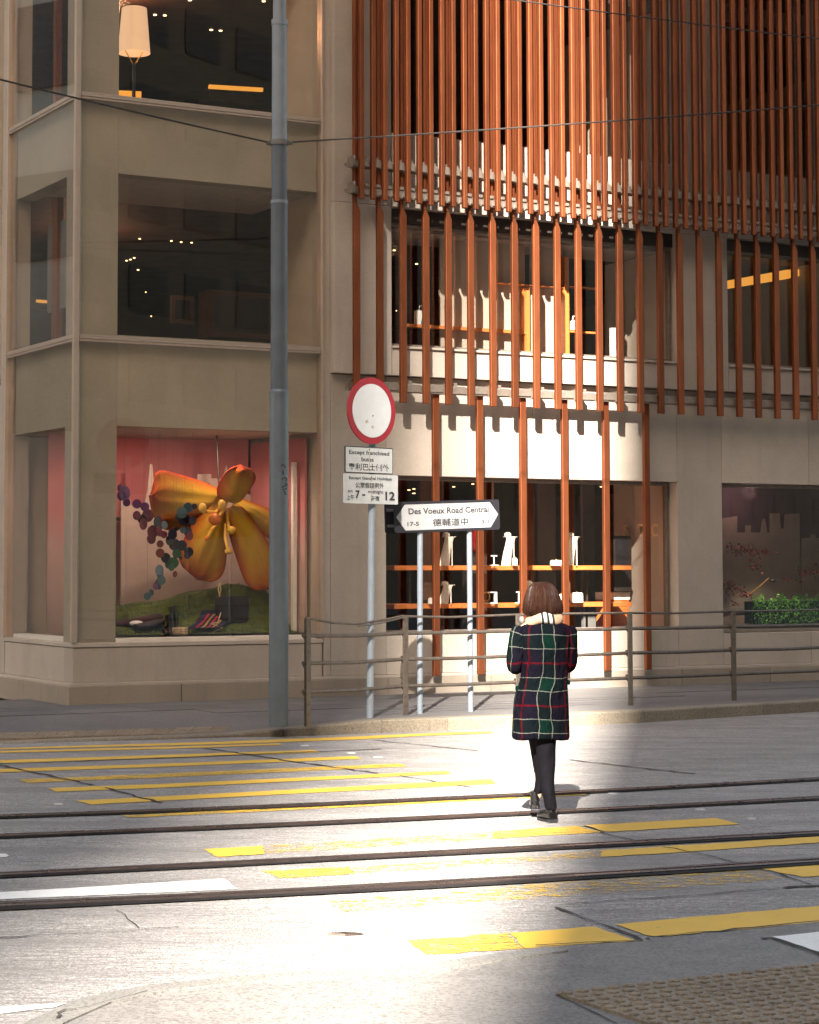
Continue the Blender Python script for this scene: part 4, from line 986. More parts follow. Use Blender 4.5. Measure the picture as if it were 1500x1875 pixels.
# hair: bob with clumped strands
def hair_mat():
    m_ = bpy.data.materials.new('brown_hair'); m_.use_nodes = True; b = NB(m_); P = b.n['Principled BSDF']
    uv = b.new('ShaderNodeUVMap').outputs[0]
    f = b.noise(b.mapping(uv, (70, 2.2, 1)), 1.5, 4, .7); f2 = b.noise(b.mapping(uv, (260, 4, 1)), 1.5, 3, .7)
    a = b.mix(b.ramp(f, [(.35,0),(.7,1)]), (.004,.0017,.001,1), (.046,.0165,.009,1)); a = b.mix(b.ramp(f2, [(.55,0),(.75,.6)]), a, (.10,.042,.021,1))
    b.l.new(a, P.inputs['Base Color']); P.inputs['Roughness'].default_value = .42; P.inputs['Specular IOR Level'].default_value = .14
    b.l.new(b.bump(b.math('ADD', f, f2), 1.0, .006), P.inputs['Normal']); return m_
M_hair = hair_mat()
def hair():
    K = [(1064.6,990,994,.008),(1066,980,1003,.030),(1069,974,1009,.055),(1074,969,1014,.075),(1081,965.5,1018.5,.092),(1090,962.5,1022,.103),(1100,960,1025.5,.110),(1109,958,1028,.114),(1115,957,1029,.110),(1119,957.5,1028.5,.104),(1123,959,1027,.094),(1126,964,1022,.080)]
    n = 64; rs = []
    for i, (y, l, r, dp) in enumerate(K):
        cx, rx = (xx(l)+xx(r))/2, (xx(r)-xx(l))/2; ring = []
        # C-shaped section that leaves the face open
        for j in range(n):
            a = -math.pi/2 + (2*math.pi)*(j/(n-1)-.5)*.76
            cl_ = 1 + .026*math.sin(a*11+i*.22) + .018*math.sin(a*23+i*.4+1) + random.uniform(-.004,.004)
            ring.append((cx + rx*cl_*math.cos(a), .015 + dp*cl_*math.sin(a), zz(y) + ((.014*math.sin(a*7)+.008*math.sin(a*17+1))*(i/11)**3)))
        for j in range(n-1, -1, -1):
            a = -math.pi/2 + (2*math.pi)*(j/(n-1)-.5)*.76
            ring.append((cx + rx*.80*math.cos(a), .015 + dp*.80*math.sin(a), zz(y)-.004))
        rs.append(ring)
    o = loft_uv('hair', rs, pw, M_hair, lambda i, j: (j % (2*n))/n, lambda i, j: i/11)
    subd(o, 1)
    # loose strands that break the outline
    mb = MB()
    for k in range(170):
        a = -math.pi/2 + random.uniform(-1, 1)*math.pi*.75; i0 = random.choice([1,2,3,4,5,6]); pts = []
        off_ = random.uniform(1.0, 1.06)
        for i in range(i0, min(len(K), i0+6)):
            y, l, r, dp = K[i]; cx, rx = (xx(l)+xx(r))/2, (xx(r)-xx(l))/2
            pts.append((cx + rx*off_*math.cos(a), .015+dp*off_*math.sin(a), zz(y))); a += random.uniform(-.05,.05)
        if len(pts) > 2: mb.tube(pts, .0013, 4)
    tag(mb.build('loose_strands', M_hair, o), kind='stuff')
hair()
# ------------------------------------------------------------------ left shop window: giant flower display
def BL(o): o.parent = None; return o
def place(o, p, rz=0):
    """put a top-level object whose mesh is in building-local axes at local point p"""
    o.location = toW(p); o.rotation_euler = (0, 0, RZ + rz); return o
def outline(name, pts, inn, th, m_, par, side=False):
    P = [Fp(x, y, inn) for x, y in pts]
    return MB().rings([[tuple(p) for p in P], [tuple(p + Vector((0, th, 0))) for p in P]]).build(name, m_, par)
def grad(name, stops, axis=2, z0=0, z1=1, nvar=.12, rough=.8, uvmode=False):
    m_ = bpy.data.materials.new(name); m_.use_nodes = True; b = NB(m_); P = b.n['Principled BSDF']
    g = b.new('ShaderNodeNewGeometry').outputs['Position']; s_ = b.new('ShaderNodeSeparateXYZ'); b.l.new(g, s_.inputs[0])
    n1 = b.noise(g, 2.2, 5, .7)
    t = b.math('DIVIDE', b.math('SUBTRACT', s_.outputs[axis], z0), z1-z0)
    t = b.math('ADD', t, b.math('MULTIPLY', b.math('SUBTRACT', n1, .5), nvar*2))
    b.l.new(b.ramp(t, stops), P.inputs['Base Color']); P.inputs['Roughness'].default_value = rough; return m_
M_back = grad('painted_backdrop', [(0, (.50,.38,.32)), (.42, (.48,.30,.27)), (.62, (.46,.16,.16)), (1, (.44,.14,.15))], 2, .9, 3.35)
vb = thing('window_backdrop', 'pink painted backdrop board with pale city skyline behind the giant flower', 'backdrop', toW((1.8, 2.2, .88)), RZ)
lo = Vector((1.8, 2.2, .88))
def LB(mb, name, m_, par, smooth=False, bevel=0, o=None):   # mesh given in building coordinates, child of a thing at o
    o = o if o is not None else lo
    mb.v = [(v[0]-o[0], v[1]-o[1], v[2]-o[2]) for v in mb.v]; return mb.build(name, m_, par, smooth=smooth, bevel=bevel)
arc = []
for k in range(17):       # curved board from the left end round to the right side wall
    t = k/16; arc.append((.40 + 2.76*t, 1.95 + .45*math.sin(math.pi*t)**.6 if 0 < t < 1 else 1.95))
mb = MB(); mb.rings([[(x, y, z) for x, y in arc] for z in (.88, 3.5)], cap=False, close=False)
mb.rings([[(x, y+.03, z) for x, y in reversed(arc)] for z in (.88, 3.5)], cap=False, close=False)
LB(mb, 'board', M_back, vb, smooth=True)
M_sky = mat('skyline_board', (.52,.42,.36), .8, var=.05)
def sky_outline(pts, inn, name, m_=None):
    P = [Fp(x, y, inn) for x, y in pts]; mb = MB().rings([[tuple(p) for p in P], [tuple(p+Vector((0,.02,0))) for p in P]]); LB(mb, name, m_ or M_sky, vb)
sky_outline([(222,1150),(222,915),(240,915),(240,926),(264,926),(270,900),(275,850),(279,850),(283,900),(290,930),(330,930),(330,900),(362,900),(362,868),(387,868),(387,876),(404,876),(404,898),(410,870),(415,852),(420,870),(424,900),(438,902),(438,884),(444,884),(444,905),(470,905),(498,905),(498,925),(520,925),(520,1150)], 1.93, 'skyline_panel')
sky_outline([(528,1150),(528,930),(534,930),(534,905),(537,905),(539,933),(543,912),(547,912),(547,938),(552,938),(552,916),(556,916),(556,960),(559,960),(559,1150)], 1.3, 'skyline_panel')
for x, y, k in ((381,888,4),(218,951,3),(216,950,2)): sky_outline([(x-3,y-3),(x+3,y-3),(x+3,y+3),(x-3,y+3)], 1.92, 'window_hole', M_dark)
tw = LB(MB().box(3.17, 3.2, .36, 1.9, .9, 3.3), 'side_wing', M_back, vb)
LB(MB().box(3.08, 3.13, .50, .56, .9, 3.0), 'white_upright', M_white, vb)
# ceiling of the vitrine
bb('vitrine_ceiling', .35, 3.2, .345, 2.6, 3.36, 3.42, m_=M_soff)
bb('vitrine_back', .36, 3.24, 2.60, 2.66, .3, 3.35, m_=M_wallin)
dl([(263,781),(430,785),(452,789),(290,783)], 3.36, .026)
# grass mound
M_grass = mat('display_turf', (.085, .11, .022), .95, var=.45, scale=5, bump=.8, bscale=90); M_blade = mat('turf_blades', (.10, .135, .03), .9, var=.5, scale=6)
prof = [(.36, 1.20), (1.05, 1.22), (1.33, 1.25), (1.62, 1.27), (1.94, 1.355), (2.27, 1.405), (2.65, 1.50), (3.02, 1.39), (3.2, 1.2)]
def hz(s, y):
    y0, y1 = .42, 1.12; t = max(0, min(1, (y-y0)/(y1-y0)))
    for (a, h0), (b_, h1) in zip(prof[:-1], prof[1:]):
        if a <= s <= b_: h = h0 + (h1-h0)*(s-a)/(b_-a); break
    else: h = prof[0][1] if s < .36 else .9
    return .90 + (h-.90)*(t**1.7) + .015*math.sin(s*9+y*5)*t
gm_ = thing('turf_mound', 'sloping artificial turf mound under the giant flower in the shop window', 'display turf', toW((1.7, 1.0, .88)), RZ); go = Vector((1.7, 1.0, .88))
mb = MB(); ns, ny = 44, 24
vs = [(.36+2.78*i/ns, .40+1.1*j/ny, hz(.36+2.78*i/ns, .40+1.1*j/ny)) for j in range(ny+1) for i in range(ns+1)]
mb.add(vs, [(j*(ns+1)+i, j*(ns+1)+i+1, (j+1)*(ns+1)+i+1, (j+1)*(ns+1)+i) for j in range(ny) for i in range(ns)])
LB(mb, 'turf_surface', M_grass, gm_, smooth=True, o=go)
mb = MB()
for k in range(9000):
    s, y = random.uniform(.4, 3.12), random.uniform(.42, 1.2); z = hz(s, y)-.004; a = random.uniform(0, 6.28); h = random.uniform(.012,.03); dx, dy = .004*math.cos(a), .004*math.sin(a); lx, ly = random.uniform(-.012,.012), random.uniform(-.012,.012)
    mb.add([(s-dx,y-dy,z),(s+dx,y+dy,z),(s+lx,y+ly,z+h)], [(0,1,2)])
tag(LB(mb, 'grass_blades', M_blade, gm_, o=go), kind='stuff')
# flower
def petal_mat():
    m_ = bpy.data.materials.new('petal'); m_.use_nodes = True; b = NB(m_); P = b.n['Principled BSDF']
    uv = b.new('ShaderNodeUVMap').outputs[0]; s_ = b.new('ShaderNodeSeparateXYZ'); b.l.new(uv, s_.inputs[0])
    v = b.math('ABSOLUTE', s_.outputs[1]); e = b.math('MAXIMUM', b.math('POWER', v, 2.2), b.math('POWER', s_.outputs[0], 4.0))
    e = b.math('ADD', e, b.math('MULTIPLY', b.math('SUBTRACT', b.noise(uv, 5, 4, .6), .5), .35))
    ax = b.math('MULTIPLY', b.math('SUBTRACT', 1., b.math('POWER', v, .7)), .5)
    col = b.ramp(e, [(.05, (.46,.30,.03)), (.40, (.40,.18,.02)), (.75, (.35,.09,.014)), (1, (.34,.035,.02))])
    col = b.mix(b.ramp(b.noise(b.mapping(uv, (1.5, 18, 1)), 2, 3, .6), [(.45,0),(.7,.3)]), col, (.35,.12,.02,1))
    b.l.new(col, P.inputs['Base Color']); P.inputs['Roughness'].default_value = .9; P.inputs['Specular IOR Level'].default_value = .12
    b.l.new(b.bump(b.noise(b.mapping(uv, (3, 30, 1)), 4, 4, .7), .6, .02), P.inputs['Normal'])
    return m_
M_petal = petal_mat()
fc = Fp(416, 932, 1.0)
fl = thing('giant_flower', 'giant orange and yellow flower sculpture hanging in the left shop window', 'flower sculpture', toW(fc), RZ)
def petal(base, tip, wpx, ib, it, belly=.16, blunt=.55, rot=0, wbase=.25):
    A, T = Fp(*base, ib) - fc, Fp(*tip, it) - fc; ax = (T-A); L_ = ax.length; ax.normalize()
    wd = Vector((ax.z, 0, -ax.x)).normalized(); wd = Matrix.Rotation(rot, 3, ax) @ wd; nrm = ax.cross(wd); nrm = nrm if nrm.y < 0 else -nrm
    W_ = wpx*.0066/2; belly *= .55; nu, nv = 18, 14; vs, uvs = [], []
    for side in (1, -1):
        for i in range(nu+1):
            u = i/nu; sw = (wbase*(1-u) + u**.6) * (1 - max(0, (u-blunt)/(1-blunt))**2.6)**.5 if u < 1 else .02
            for j in range(nv+1):
                v = -1 + 2*j/nv
                cup = belly*(math.sin(math.pi*min(1, u*.9+.1))) * (1-v*v) - .05*(v*v)
                p = A + ax*(L_*u) + wd*(W_*sw*v) + nrm*(cup*.8 - (.0 if side > 0 else .03*(1-v*v)*(1-u)+.012)) + nrm*(.03*math.sin(u*7+v*3))*.5 - nrm*(.035*math.exp(-(v/.14)**2)*min(1, u*2)) + nrm*(.05*math.sin(v*5+u*2)*max(0,u-.4))
                vs.append(p); uvs.append((u, v))
    fs = []; n1 = (nu+1)*(nv+1)
    for i in range(nu):
        for j in range(nv):
            a = i*(nv+1)+j; fs.append((a, a+1, a+nv+2, a+nv+1)); fs.append((n1+a, n1+a+nv+1, n1+a+nv+2, n1+a+1))
    bd = [i*(nv+1) for i in range(nu+1)] + [nu*(nv+1)+j for j in range(1, nv+1)] + [i*(nv+1)+nv for i in range(nu-1, -1, -1)]
    for a, b_ in zip(bd[:-1], bd[1:]): fs.append((a, b_, n1+b_, n1+a))
    me = bpy.data.meshes.new('petal'); me.from_pydata([tuple(v) for v in vs], [], fs); ul = me.uv_layers.new(name='UVMap')
    for lp in me.loops: ul.data[lp.index].uv = uvs[lp.vertex_index]
    for p in me.polygons: p.use_smooth = True
    me.update(); o = link('petal', me, M_petal, fl); return o
petal((412,916), (279,906), 100, 1.05, .80, .12, .84, wbase=.25)
petal((404,935), (290,950), 60, 1.25, 1.1, .10, .6)
petal((402,925), (362,1058), 112, 1.0, .75, .22, .66, wbase=.25)
petal((428,925), (497,1078), 92, 1.0, .72, .20, .70, wbase=.25)
petal((430,918), (524,976), 58, 1.15, .95, .16, .7, wbase=.3)
petal((424,918), (446,858), 78, .95, .62, .26, .40, wbase=.55)
M_stam = mat('stamen_yellow', (.62, .36, .04), .5, var=.2, scale=10); M_stam2 = mat('stamen_orange', (.6, .16, .03), .5, var=.2)
for pts, tip, tr, m_ in (([(410,922,.95),(395,938,.75),(378,937,.62)], (371,930,.6), (.048,.05,.062), M_stam), ([(414,920,.95),(410,930,.70)], (406,925,.6), (.048,.045,.07), M_stam),
    ([(412,930,.9),(402,945,.7)], (394,951,.62), (.085,.07,.075), M_stam2), ([(416,935,.9),(417,955,.75),(420,968,.65)], (424,971,.6), (.055,.05,.05), M_stam),
    ([(400,955,.8),(388,970,.7),(383,980,.62)], (379,986,.6), (.035,.03,.03), M_stam2), ([(414,960,.8),(413,985,.7),(417,1003,.62)], (419,1010,.6), (.055,.045,.038), M_stam)):
    P = [Fp(*q) - fc for q in pts]; t = Fp(*tip) - fc
    st = MB().tube(P + [t], [.022]*len(P)+[.018], 10).build('stamen', M_stam, fl, smooth=True)
    MB().blob(tuple(t), tr, 14, 10).build('anther', m_, st, smooth=True)
MB().tube([Vector((0,.05,0)), Vector((0,.25,.35)), Vector((0,.35,1.2))], .012, 8).build('hanging_rod', M_dark, fl)
# garland of translucent discs
M_disc = {k: mat('disc_'+k, c, .3, var=.1) for k, c in dict(purple=(.13,.03,.14), maroon=(.13,.012,.035), dark=(.010,.006,.022), teal=(.012,.06,.085), green=(.008,.07,.022), pale=(.11,.16,.21), rust=(.15,.03,.022)).items()}
gl_ = thing('disc_garland', 'string of coloured discs trailing from purple to teal across the giant flower', 'disc garland', toW(Fp(330, 960, .5)), RZ); g0 = Fp(330, 960, .5)
dm = {k: MB().rings([[(math.cos(2*math.pi*j/20), y, math.sin(2*math.pi*j/20)) for j in range(20)] for y in (-.08, .08)]).mesh('disc') for k in M_disc}
for k in dm: dm[k].materials.append(M_disc[k])
DL = [(105,235,38,'purple'),(75,200,20,'purple'),(120,300,22,'purple'),(190,310,25,'purple'),(245,330,24,'purple'),(85,255,25,'purple'),(190,390,25,'maroon'),(265,390,35,'maroon'),(235,450,30,'maroon'),(225,415,24,'dark'),(330,435,27,'dark'),
 (300,500,34,'maroon'),(290,550,28,'maroon'),(345,500,26,'maroon'),(350,585,20,'rust'),(375,520,20,'maroon'),(340,410,14,'purple'),(540,335,28,'teal'),(500,370,30,'teal'),(512,415,34,'dark'),(570,425,25,'dark'),(585,328,16,'dark'),(540,500,28,'dark'),(553,530,24,'maroon'),
 (460,483,12,'dark'),(435,520,28,'dark'),(418,560,28,'dark'),(450,590,32,'dark'),(500,595,28,'dark'),(547,640,26,'dark'),(535,665,18,'dark'),(490,680,10,'dark'),(380,455,22,'pale'),(508,490,18,'teal'),(422,490,12,'rust'),
 (465,650,25,'green'),(440,715,30,'green'),(408,720,28,'green'),(428,745,20,'green'),(388,680,27,'dark'),(350,648,25,'rust'),(345,765,29,'pale'),(350,790,24,'pale'),(357,835,25,'teal'),(336,850,17,'maroon'),(320,875,20,'purple'),(340,880,14,'teal'),(290,918,18,'teal'),(262,945,20,'teal'),(275,935,14,'pale'),(452,792,17,'rust'),(475,400,20,'dark')]
for i, (x, y, r_, k) in enumerate(DL):
    inn_ = .46 + .14*((i*7) % 5)/5; p = Fp(200+x/3.75, 840+y/3.75, inn_) - g0
    o = link('disc', dm[k], None, gl_, p); q = r_/3.75/120; o.scale = (q, .05, q*1.02); o.rotation_euler = (0, 0, random.uniform(-.5,.5))
th = MB(); 
for i in range(0, len(DL), 4):
    x, y, _, _ = DL[i]; p = Fp(200+x/3.75, 840+y/3.75, .55) - g0; th.tube([p, Vector((p.x, p.y, 3.34-g0.z))], .0012, 4)
tag(th.build('thread', M_grey, gl_), kind='stuff')
# bag, blanket, bowl, boots, jacket on the turf
bs = Fp(425, 1137, .75); bg_ = thing('tote_bag', 'black leather tote bag standing open on the turf beside the striped blanket', 'bag', toW((bs.x, .75, hz(bs.x, .75))), RZ)
MB().rings([[(sx*.20*q, sy*.075*q, z) for sx, sy in ((-1,-1),(1,-1),(1.02,1),(-1,1))] for q, z in ((.93,-.03),(1,.14),(1.02,.30))]).build('bag_body', M_black, bg_, bevel=.012)
MB().tube([(-.19,-.06,.28),(-.215,-.06,.38),(-.19,-.05,.46),(-.17,-.04,.38),(-.18,.0,.28)], .008, 8).build('handle', M_gold if 0 else mat('rope_handle', (.55,.42,.22), .8), bg_, smooth=True)
MB().tube([(-.19,-.085,.10),(-.25,-.12,-.02),(-.36,-.16,-.03),(-.30,-.22,-.06),(-.24,-.24,-.08),(-.40,-.26,-.14)], .007, 8).build('strap', bpy.data.materials['rope_handle'], bg_, smooth=True)
M_blk = mat('navy_blanket', (.02,.015,.04), .9, var=.3); M_red = mat('red_stripe', (.45,.02,.05), .9); M_yst = mat('yellow_stripe', (.40,.24,.05), .9)
c = [Fp(371,1124,.86), Fp(434,1127,.86), Fp(402,1162,.46), Fp(343,1157,.46)]
bk_ = thing('striped_blanket', 'navy blanket with red and yellow stripes spread on the turf', 'blanket', toW((c[3].x, c[3].y, hz(c[3].x, c[3].y))), RZ); b0 = Vector((c[3].x, c[3].y, hz(c[3].x, c[3].y)))
def bpatch(u0, u1, v0, v1, lift, name, m_):
    nu_, nv_ = 10, 6; vs = []
    for L2 in (lift, lift-.008):
        for i in range(nu_+1):
            for j in range(nv_+1):
                u = u0+(u1-u0)*i/nu_; v = v0+(v1-v0)*j/nv_; p = c[3].lerp(c[0], u).lerp(c[2].lerp(c[1], u), v)
                vs.append((p.x-b0.x, p.y-b0.y, hz(p.x, p.y)+L2+.012*math.sin(u*8)*math.sin(v*7+1)-b0.z))
    n_ = (nu_+1)*(nv_+1); fs = []
    for i in range(nu_):
        for j in range(nv_):
            a = i*(nv_+1)+j; fs.append((a,a+1,a+nv_+2,a+nv_+1)); fs.append((n_+a,n_+a+nv_+1,n_+a+nv_+2,n_+a+1))
    return MB().add(vs, fs).build(name, m_, bk_, smooth=True)
bpatch(0, 1, 0, 1, .062, 'cloth', M_blk)
for v, m_ in ((.22, M_red), (.38, M_yst), (.54, M_red), (.72, M_yst)): bpatch(.04, .85, v, v+.07, .068, 'stripe', m_)
p = Fp(328, 1163, .46); bw_ = thing('wicker_bowl', 'small pale wicker bowl on the turf between the boots and blanket', 'bowl', toW((p.x, .46, hz(p.x, .46)-.01)), RZ)
MB().lathe((0,0,0), [(.095,0),(.108,.03),(.108,.085),(.100,.09),(.096,.03)], 24).build('bowl_body', mat('wicker', (.45,.33,.2), .8, var=.3, scale=30, bump=.6, bscale=60), bw_, smooth=True)
for k in range(3): MB().lathe((0,0,.015+.026*k), [(.108,0),(.112,.006),(.108,.012)], 24, cap=False).build('band', bpy.data.materials['wicker'], bw_)
p = Fp(310, 1160, .5)
for i, (dx, dy, yaw) in enumerate(((0,0,.6), (.10,.16,.2))):
    q = Vector((p.x+dx, .48+dy*.8, 0)); q.z = hz(q.x, q.y)-.01
    b2 = thing('ankle_boot', ['black ankle boot lying nearer the glass beside the wicker bowl', 'black ankle boot standing behind its pair on the turf'][i], 'boot', toW(q), RZ+yaw)
    MB().tube([(0,0,.02),(.02,.0,.12),(.0,.02,.24+.06*i)], [.055,.05,.052], 14).build('shaft', M_boot, b2, smooth=True)
    MB().tube([(0,.02,.035),(-.07,-.02,.035),(-.15,-.04,.03),(-.19,-.05,.022)], [.045,.045,.04,.02], 12).build('vamp', M_boot, b2, smooth=True)
    MB().box(.0, .045, -.02, .03, -.01, .035).build('heel', M_black, b2, bevel=.004)
p = Fp(268, 1130, .9)
jy = .68
jk = thing('folded_jacket', 'dark maroon folded jacket with white lining on the left of the turf', 'jacket', toW((p.x-.1, jy, hz(p.x,jy))), RZ)
M_mar = mat('maroon_cloth', (.04,.012,.018), .9, var=.5, bump=.8, bscale=20)
def lump(name, pts, m_): MB().tube(pts, [r for _, r in []] or [.07]*len(pts), 14).build(name, m_, jk, smooth=True)
MB().tube([(-.32,.18,.04),(-.12,.12,.05),(.10,.2,.09),(.30,.3,.13)], [(.09,.05),(.12,.06),(.12,.06),(.07,.04)], 14).build('sleeve_fold', M_mar, jk, smooth=True)
MB().tube([(-.18,-.12,.02),(-.02,-.08,.03),(.16,.0,.06),(.26,.15,.08)], [(.06,.035),(.09,.05),(.09,.05),(.06,.03)], 14).build('body_fold', M_black, jk, smooth=True)
MB().blob((-.12,.0,.06), (.09,.06,.035), 12, 8).build('lining', M_white, jk, smooth=True)
# ------------------------------------------------------------------ middle shop window: shelves with jewellery busts
ip = .62
def shelf(label, y, z_off=0):
    a, b_ = Fp(722, y, ip), Fp(1158, y, ip); L_ = b_.x-a.x
    t = thing('display_shelf', label, 'shelf', toW((a.x+L_/2, ip+.22, a.z)), RZ)
    seg = [Fp(x, y, ip).x for x in (722, 846, 886, 1110, 1158)]
    for s0, s1 in zip(seg[:-1], seg[1:]): MB().box(s0-a.x-L_/2+.003, s1-a.x-L_/2-.003, -.22, .22, -.03, .03).build('board', M_orange, t, bevel=.004)
    for k in range(4):
        x = -L_/2 + L_*(k+.5)/4; MB().box(x-.012, x+.012, .18, .2, -.5, -.03).build('support', M_dark, t)
    return a.z + .03
zu = shelf('upper orange wooden shelf with tall white jewellery busts', 1040); zl = shelf('lower orange wooden shelf with small display stands', 1111)
M_bust = mat('bust_linen', (.70,.66,.58), .75, var=.06, bump=.2)
def bust(px_, top, zb, label):
    b_ = Fp(px_, top, ip); h = b_.z - zb; t = thing('necklace_bust', label, 'jewellery bust', toW((b_.x, ip+.05, zb)), RZ, 'white jewellery busts on the shelves')
    rs = []
    for k in range(11):
        u = k/10; hw = .075 - .02*u + .03*max(0, u-.75)*2; off_ = -.03 - .03*u*u + .02*(1-u)
        cx = -.035*math.cos(u*1.2) + .03*u; ring = []
        for j in range(16):
            a = 2*math.pi*j/16; ring.append((cx + hw*math.cos(a), .02 + off_ + .035*math.sin(a), h*.86*u))
        rs.append(ring)
    MB().rings(rs).build('torso', M_bust, t, smooth=True)
    MB().box(-.07, .115, -.045, .03, h*.86, h*.875).build('collar_plate', M_bust, t, bevel=.003)
    MB().blob((-.012, 0, h*.93), (.05,.04,.035), 14, 8).build('neck_cap', M_bust, t, smooth=True)
    MB().box(.02, .03, -.09, -.08, 0, h*.85).build('stay', M_bust, t)
bust(822, 975, zu, 'white necklace bust at the left of the upper shelf'); bust(935, 975, zu, 'brightly lit white necklace bust in the middle of the upper shelf'); bust(1050, 975, zu, 'white necklace bust at the right of the upper shelf')
bust(820, 1066, zl, 'white necklace bust at the left of the lower shelf'); bust(974, 1065, zl, 'white necklace bust on the lower shelf beside the walking person\'s hair')
def small(px_, w_, h_, zb, label, kind):
    b_ = Fp(px_, 1100, ip-.08); o = toW((b_.x, ip-.08, zb))
    t = thing(kind, label, kind.replace('_', ' '), o, RZ)
    if kind == 'ring_stand':
        MB().box(-w_/2, w_/2, -.03, .03, 0, .012).build('foot', M_white, t); MB().box(-.006, .006, -.006, .006, .012, h_).build('stem', M_white, t); MB().box(-w_*.45, w_*.45, -.008, .008, h_, h_+.014).build('crossbar', M_white, t)
    elif kind == 'bangle_display':
        MB().box(-w_/2, w_/2, -.03, .03, 0, .012).build('foot', M_white, t); MB().box(w_/2-.025, w_/2, -.02, .02, .012, h_).build('upright', M_white, t); MB().box(-w_/2, w_/2, -.02, .02, h_, h_+.012).build('top_bar', M_white, t)
        MB().tube([(-.09+.05*math.cos(a*math.pi/8), -.02, .09+.06*math.sin(a*math.pi/8)) for a in range(17)], .004, 6).build('bangle', M_gold, t)
    else:
        MB().box(-w_/2, w_/2, -.05, .05, 0, h_).build('box_base', M_white, t, bevel=.004); MB().box(-w_/2+.008, w_/2-.008, -.045, .045, h_+.001, h_+.012).build('box_lid', M_bust, t, bevel=.003)
        MB().blob((0,0,h_+.02), (.01,.01,.01), 8, 6).build('ring', M_gold, t)
small(905, .10, .12, zu, 'small white T-shaped stand left of the brightly lit bust', 'ring_stand'); small(1019, .13, .06, zu, 'low white ring box on the upper shelf left of the right bust', 'ring_box')
small(900, .15, .14, zl, 'white open frame with a bangle on the lower shelf', 'bangle_display'); small(950, .08, .14, zl, 'white T-shaped stand on the lower shelf behind the person', 'ring_stand')
small(1028, .07, .10, zl, 'white ring box on the lower shelf at the right of the hair', 'ring_box'); small(1056, .14, .12, zl, 'tall white block box on the lower shelf near the fourth slat', 'ring_box')
small(943, .025, .09, zu, 'narrow white block beside the middle bust', 'ring_box'); small(789, .03, .07, zl, 'tiny white block at the left end of the lower shelf', 'ring_box')
# dark upright panels, some standing in for reflections in the glass, and counter
M_maroon = mat('maroon_panel', (.05,.008,.014), .6, var=.3); M_brn = mat('brown_panel', (.12,.055,.03), .6, var=.2)
for k, (x0, x1, i_, m_, y0) in enumerate([(770,790,1.6,M_brn,885),(905,950,2.4,M_dark,885),(966,978,1.7,M_brn,890),(985,1018,2.0,M_grey,888),(1042,1052,1.6,M_brn,888),(1068,1090,2.2,M_grey,889)]):
    a, b_ = Fp(x0, 1000, i_), Fp(x1, 1000, i_); bb('upright_panel', a.x, b_.x, i_, i_+.06, .16, 2.96, m_=m_)
a, b_ = Fp(858, 975, 1.3), Fp(880, 1000, 1.3); rv = thing('red_vase', 'red glossy vase on a plinth seen behind the second slat', 'vase', toW(((a.x+b_.x)/2, 1.3, 1.2)), RZ)
MB().lathe((0,0,.70), [(.04,0),(.08,.08),(.085,.18),(.05,.28),(.03,.36),(.05,.40)], 20).build('vase_body', mat('red_glaze', (.5,.01,.02), .2), rv, smooth=True)
MB().box(-.12,.12,-.12,.12,-1.04,.68).build('plinth', M_dark, rv)
a, b_ = Fp(1121, 1085, 1.0), Fp(1153, 1098, 1.0)
ct = thing('shop_counter', 'white topped counter with orange drawers by the right end of the shop window', 'counter', toW((a.x+.15, 1.2, .15)), RZ)
MB().box(-.15,.15,-.2,.2,b_.z-.15,a.z-.15).build('counter_top', M_white, ct); MB().box(-.14,.14,-.19,.19,0,b_.z-.153).build('drawer_block', M_orange, ct); MB().box(-.1,.1,-.196,-.19,.3,.32).build('handle', M_gold, ct)
a, b_ = Fp(1119, 981, .9), Fp(1157, 1083, .9)
scn = thing('wall_screen', 'dark upright panel on the beige side wall of the jewellery window', 'panel', toW(((a.x+b_.x)/2, .9, b_.z)), RZ)
MB().box(-(b_.x-a.x)/2, (b_.x-a.x)/2, 0, .04, 0, a.z-b_.z).build('panel_body', M_dark, scn, bevel=.006); MB().box(-.10,.10,-.004,-.001,.05,a.z-b_.z-.05).build('panel_face', M_black, scn)
M_faint = mat('faint_reflected_letter', (.62,.5,.28), .4, .4)  # letters reflected in the window, modelled as solid ones
wl = thing('reflected_lettering', 'faint gold capital letters on the beige side wall, standing in for a window reflection', 'lettering', toW((8.615, .8, 2.2)), RZ)
for bd, dy in (('S', .35), ('T', .02), ('C', -.3)):
    o = text(wl, bd, -.07, .07, -.09, .09, M_faint, 0, .02, name='letter')
    o.location = (-.006, dy, 0); o.rotation_euler = (0, 0, -math.pi/2); del o['kind']
# first-floor window: pale wall panels with orange shelving, bags
def fpbox(name, x0, y0, x1, y1, inn_, dep, m_, par, o, bevel=0):
    a, b_ = Fp(x0, y0, inn_), Fp(x1, y1, inn_); cx, cz = (a.x+b_.x)/2, min(a.z, b_.z)
    t = MB().box(-abs(b_.x-a.x)/2, abs(b_.x-a.x)/2, 0, dep, 0, abs(a.z-b_.z)).build(name, m_, par, bevel=bevel, loc=(cx-o.x, inn_-o.y, cz-o.z)); return t
o1 = Vector((6.0, 1.0, 4.38)); su = thing('wall_shelving', 'pale display wall with orange shelves behind the first-floor slats', 'shelving', toW(o1), RZ)
for x0, x1 in ((806,862),(864,908),(910,962),(972,1034)): fpbox('back_panel', x0, 415, x1, 655, .64, .04, M_wallin, su, o1)
for x0, y0, x1, y1 in ((905,518,1034,526),(742,598,964,606),(1044,523,1104,530),(1044,605,1104,612)): fpbox('shelf_board', x0, y0, x1, y1, .52, .11, M_orange, su, o1)
for x0, y0, x1, y1 in ((964,526,971,655),(1034,470,1043,658)): fpbox('upright', x0, y0, x1, y1, .50, .14, M_orange, su, o1)
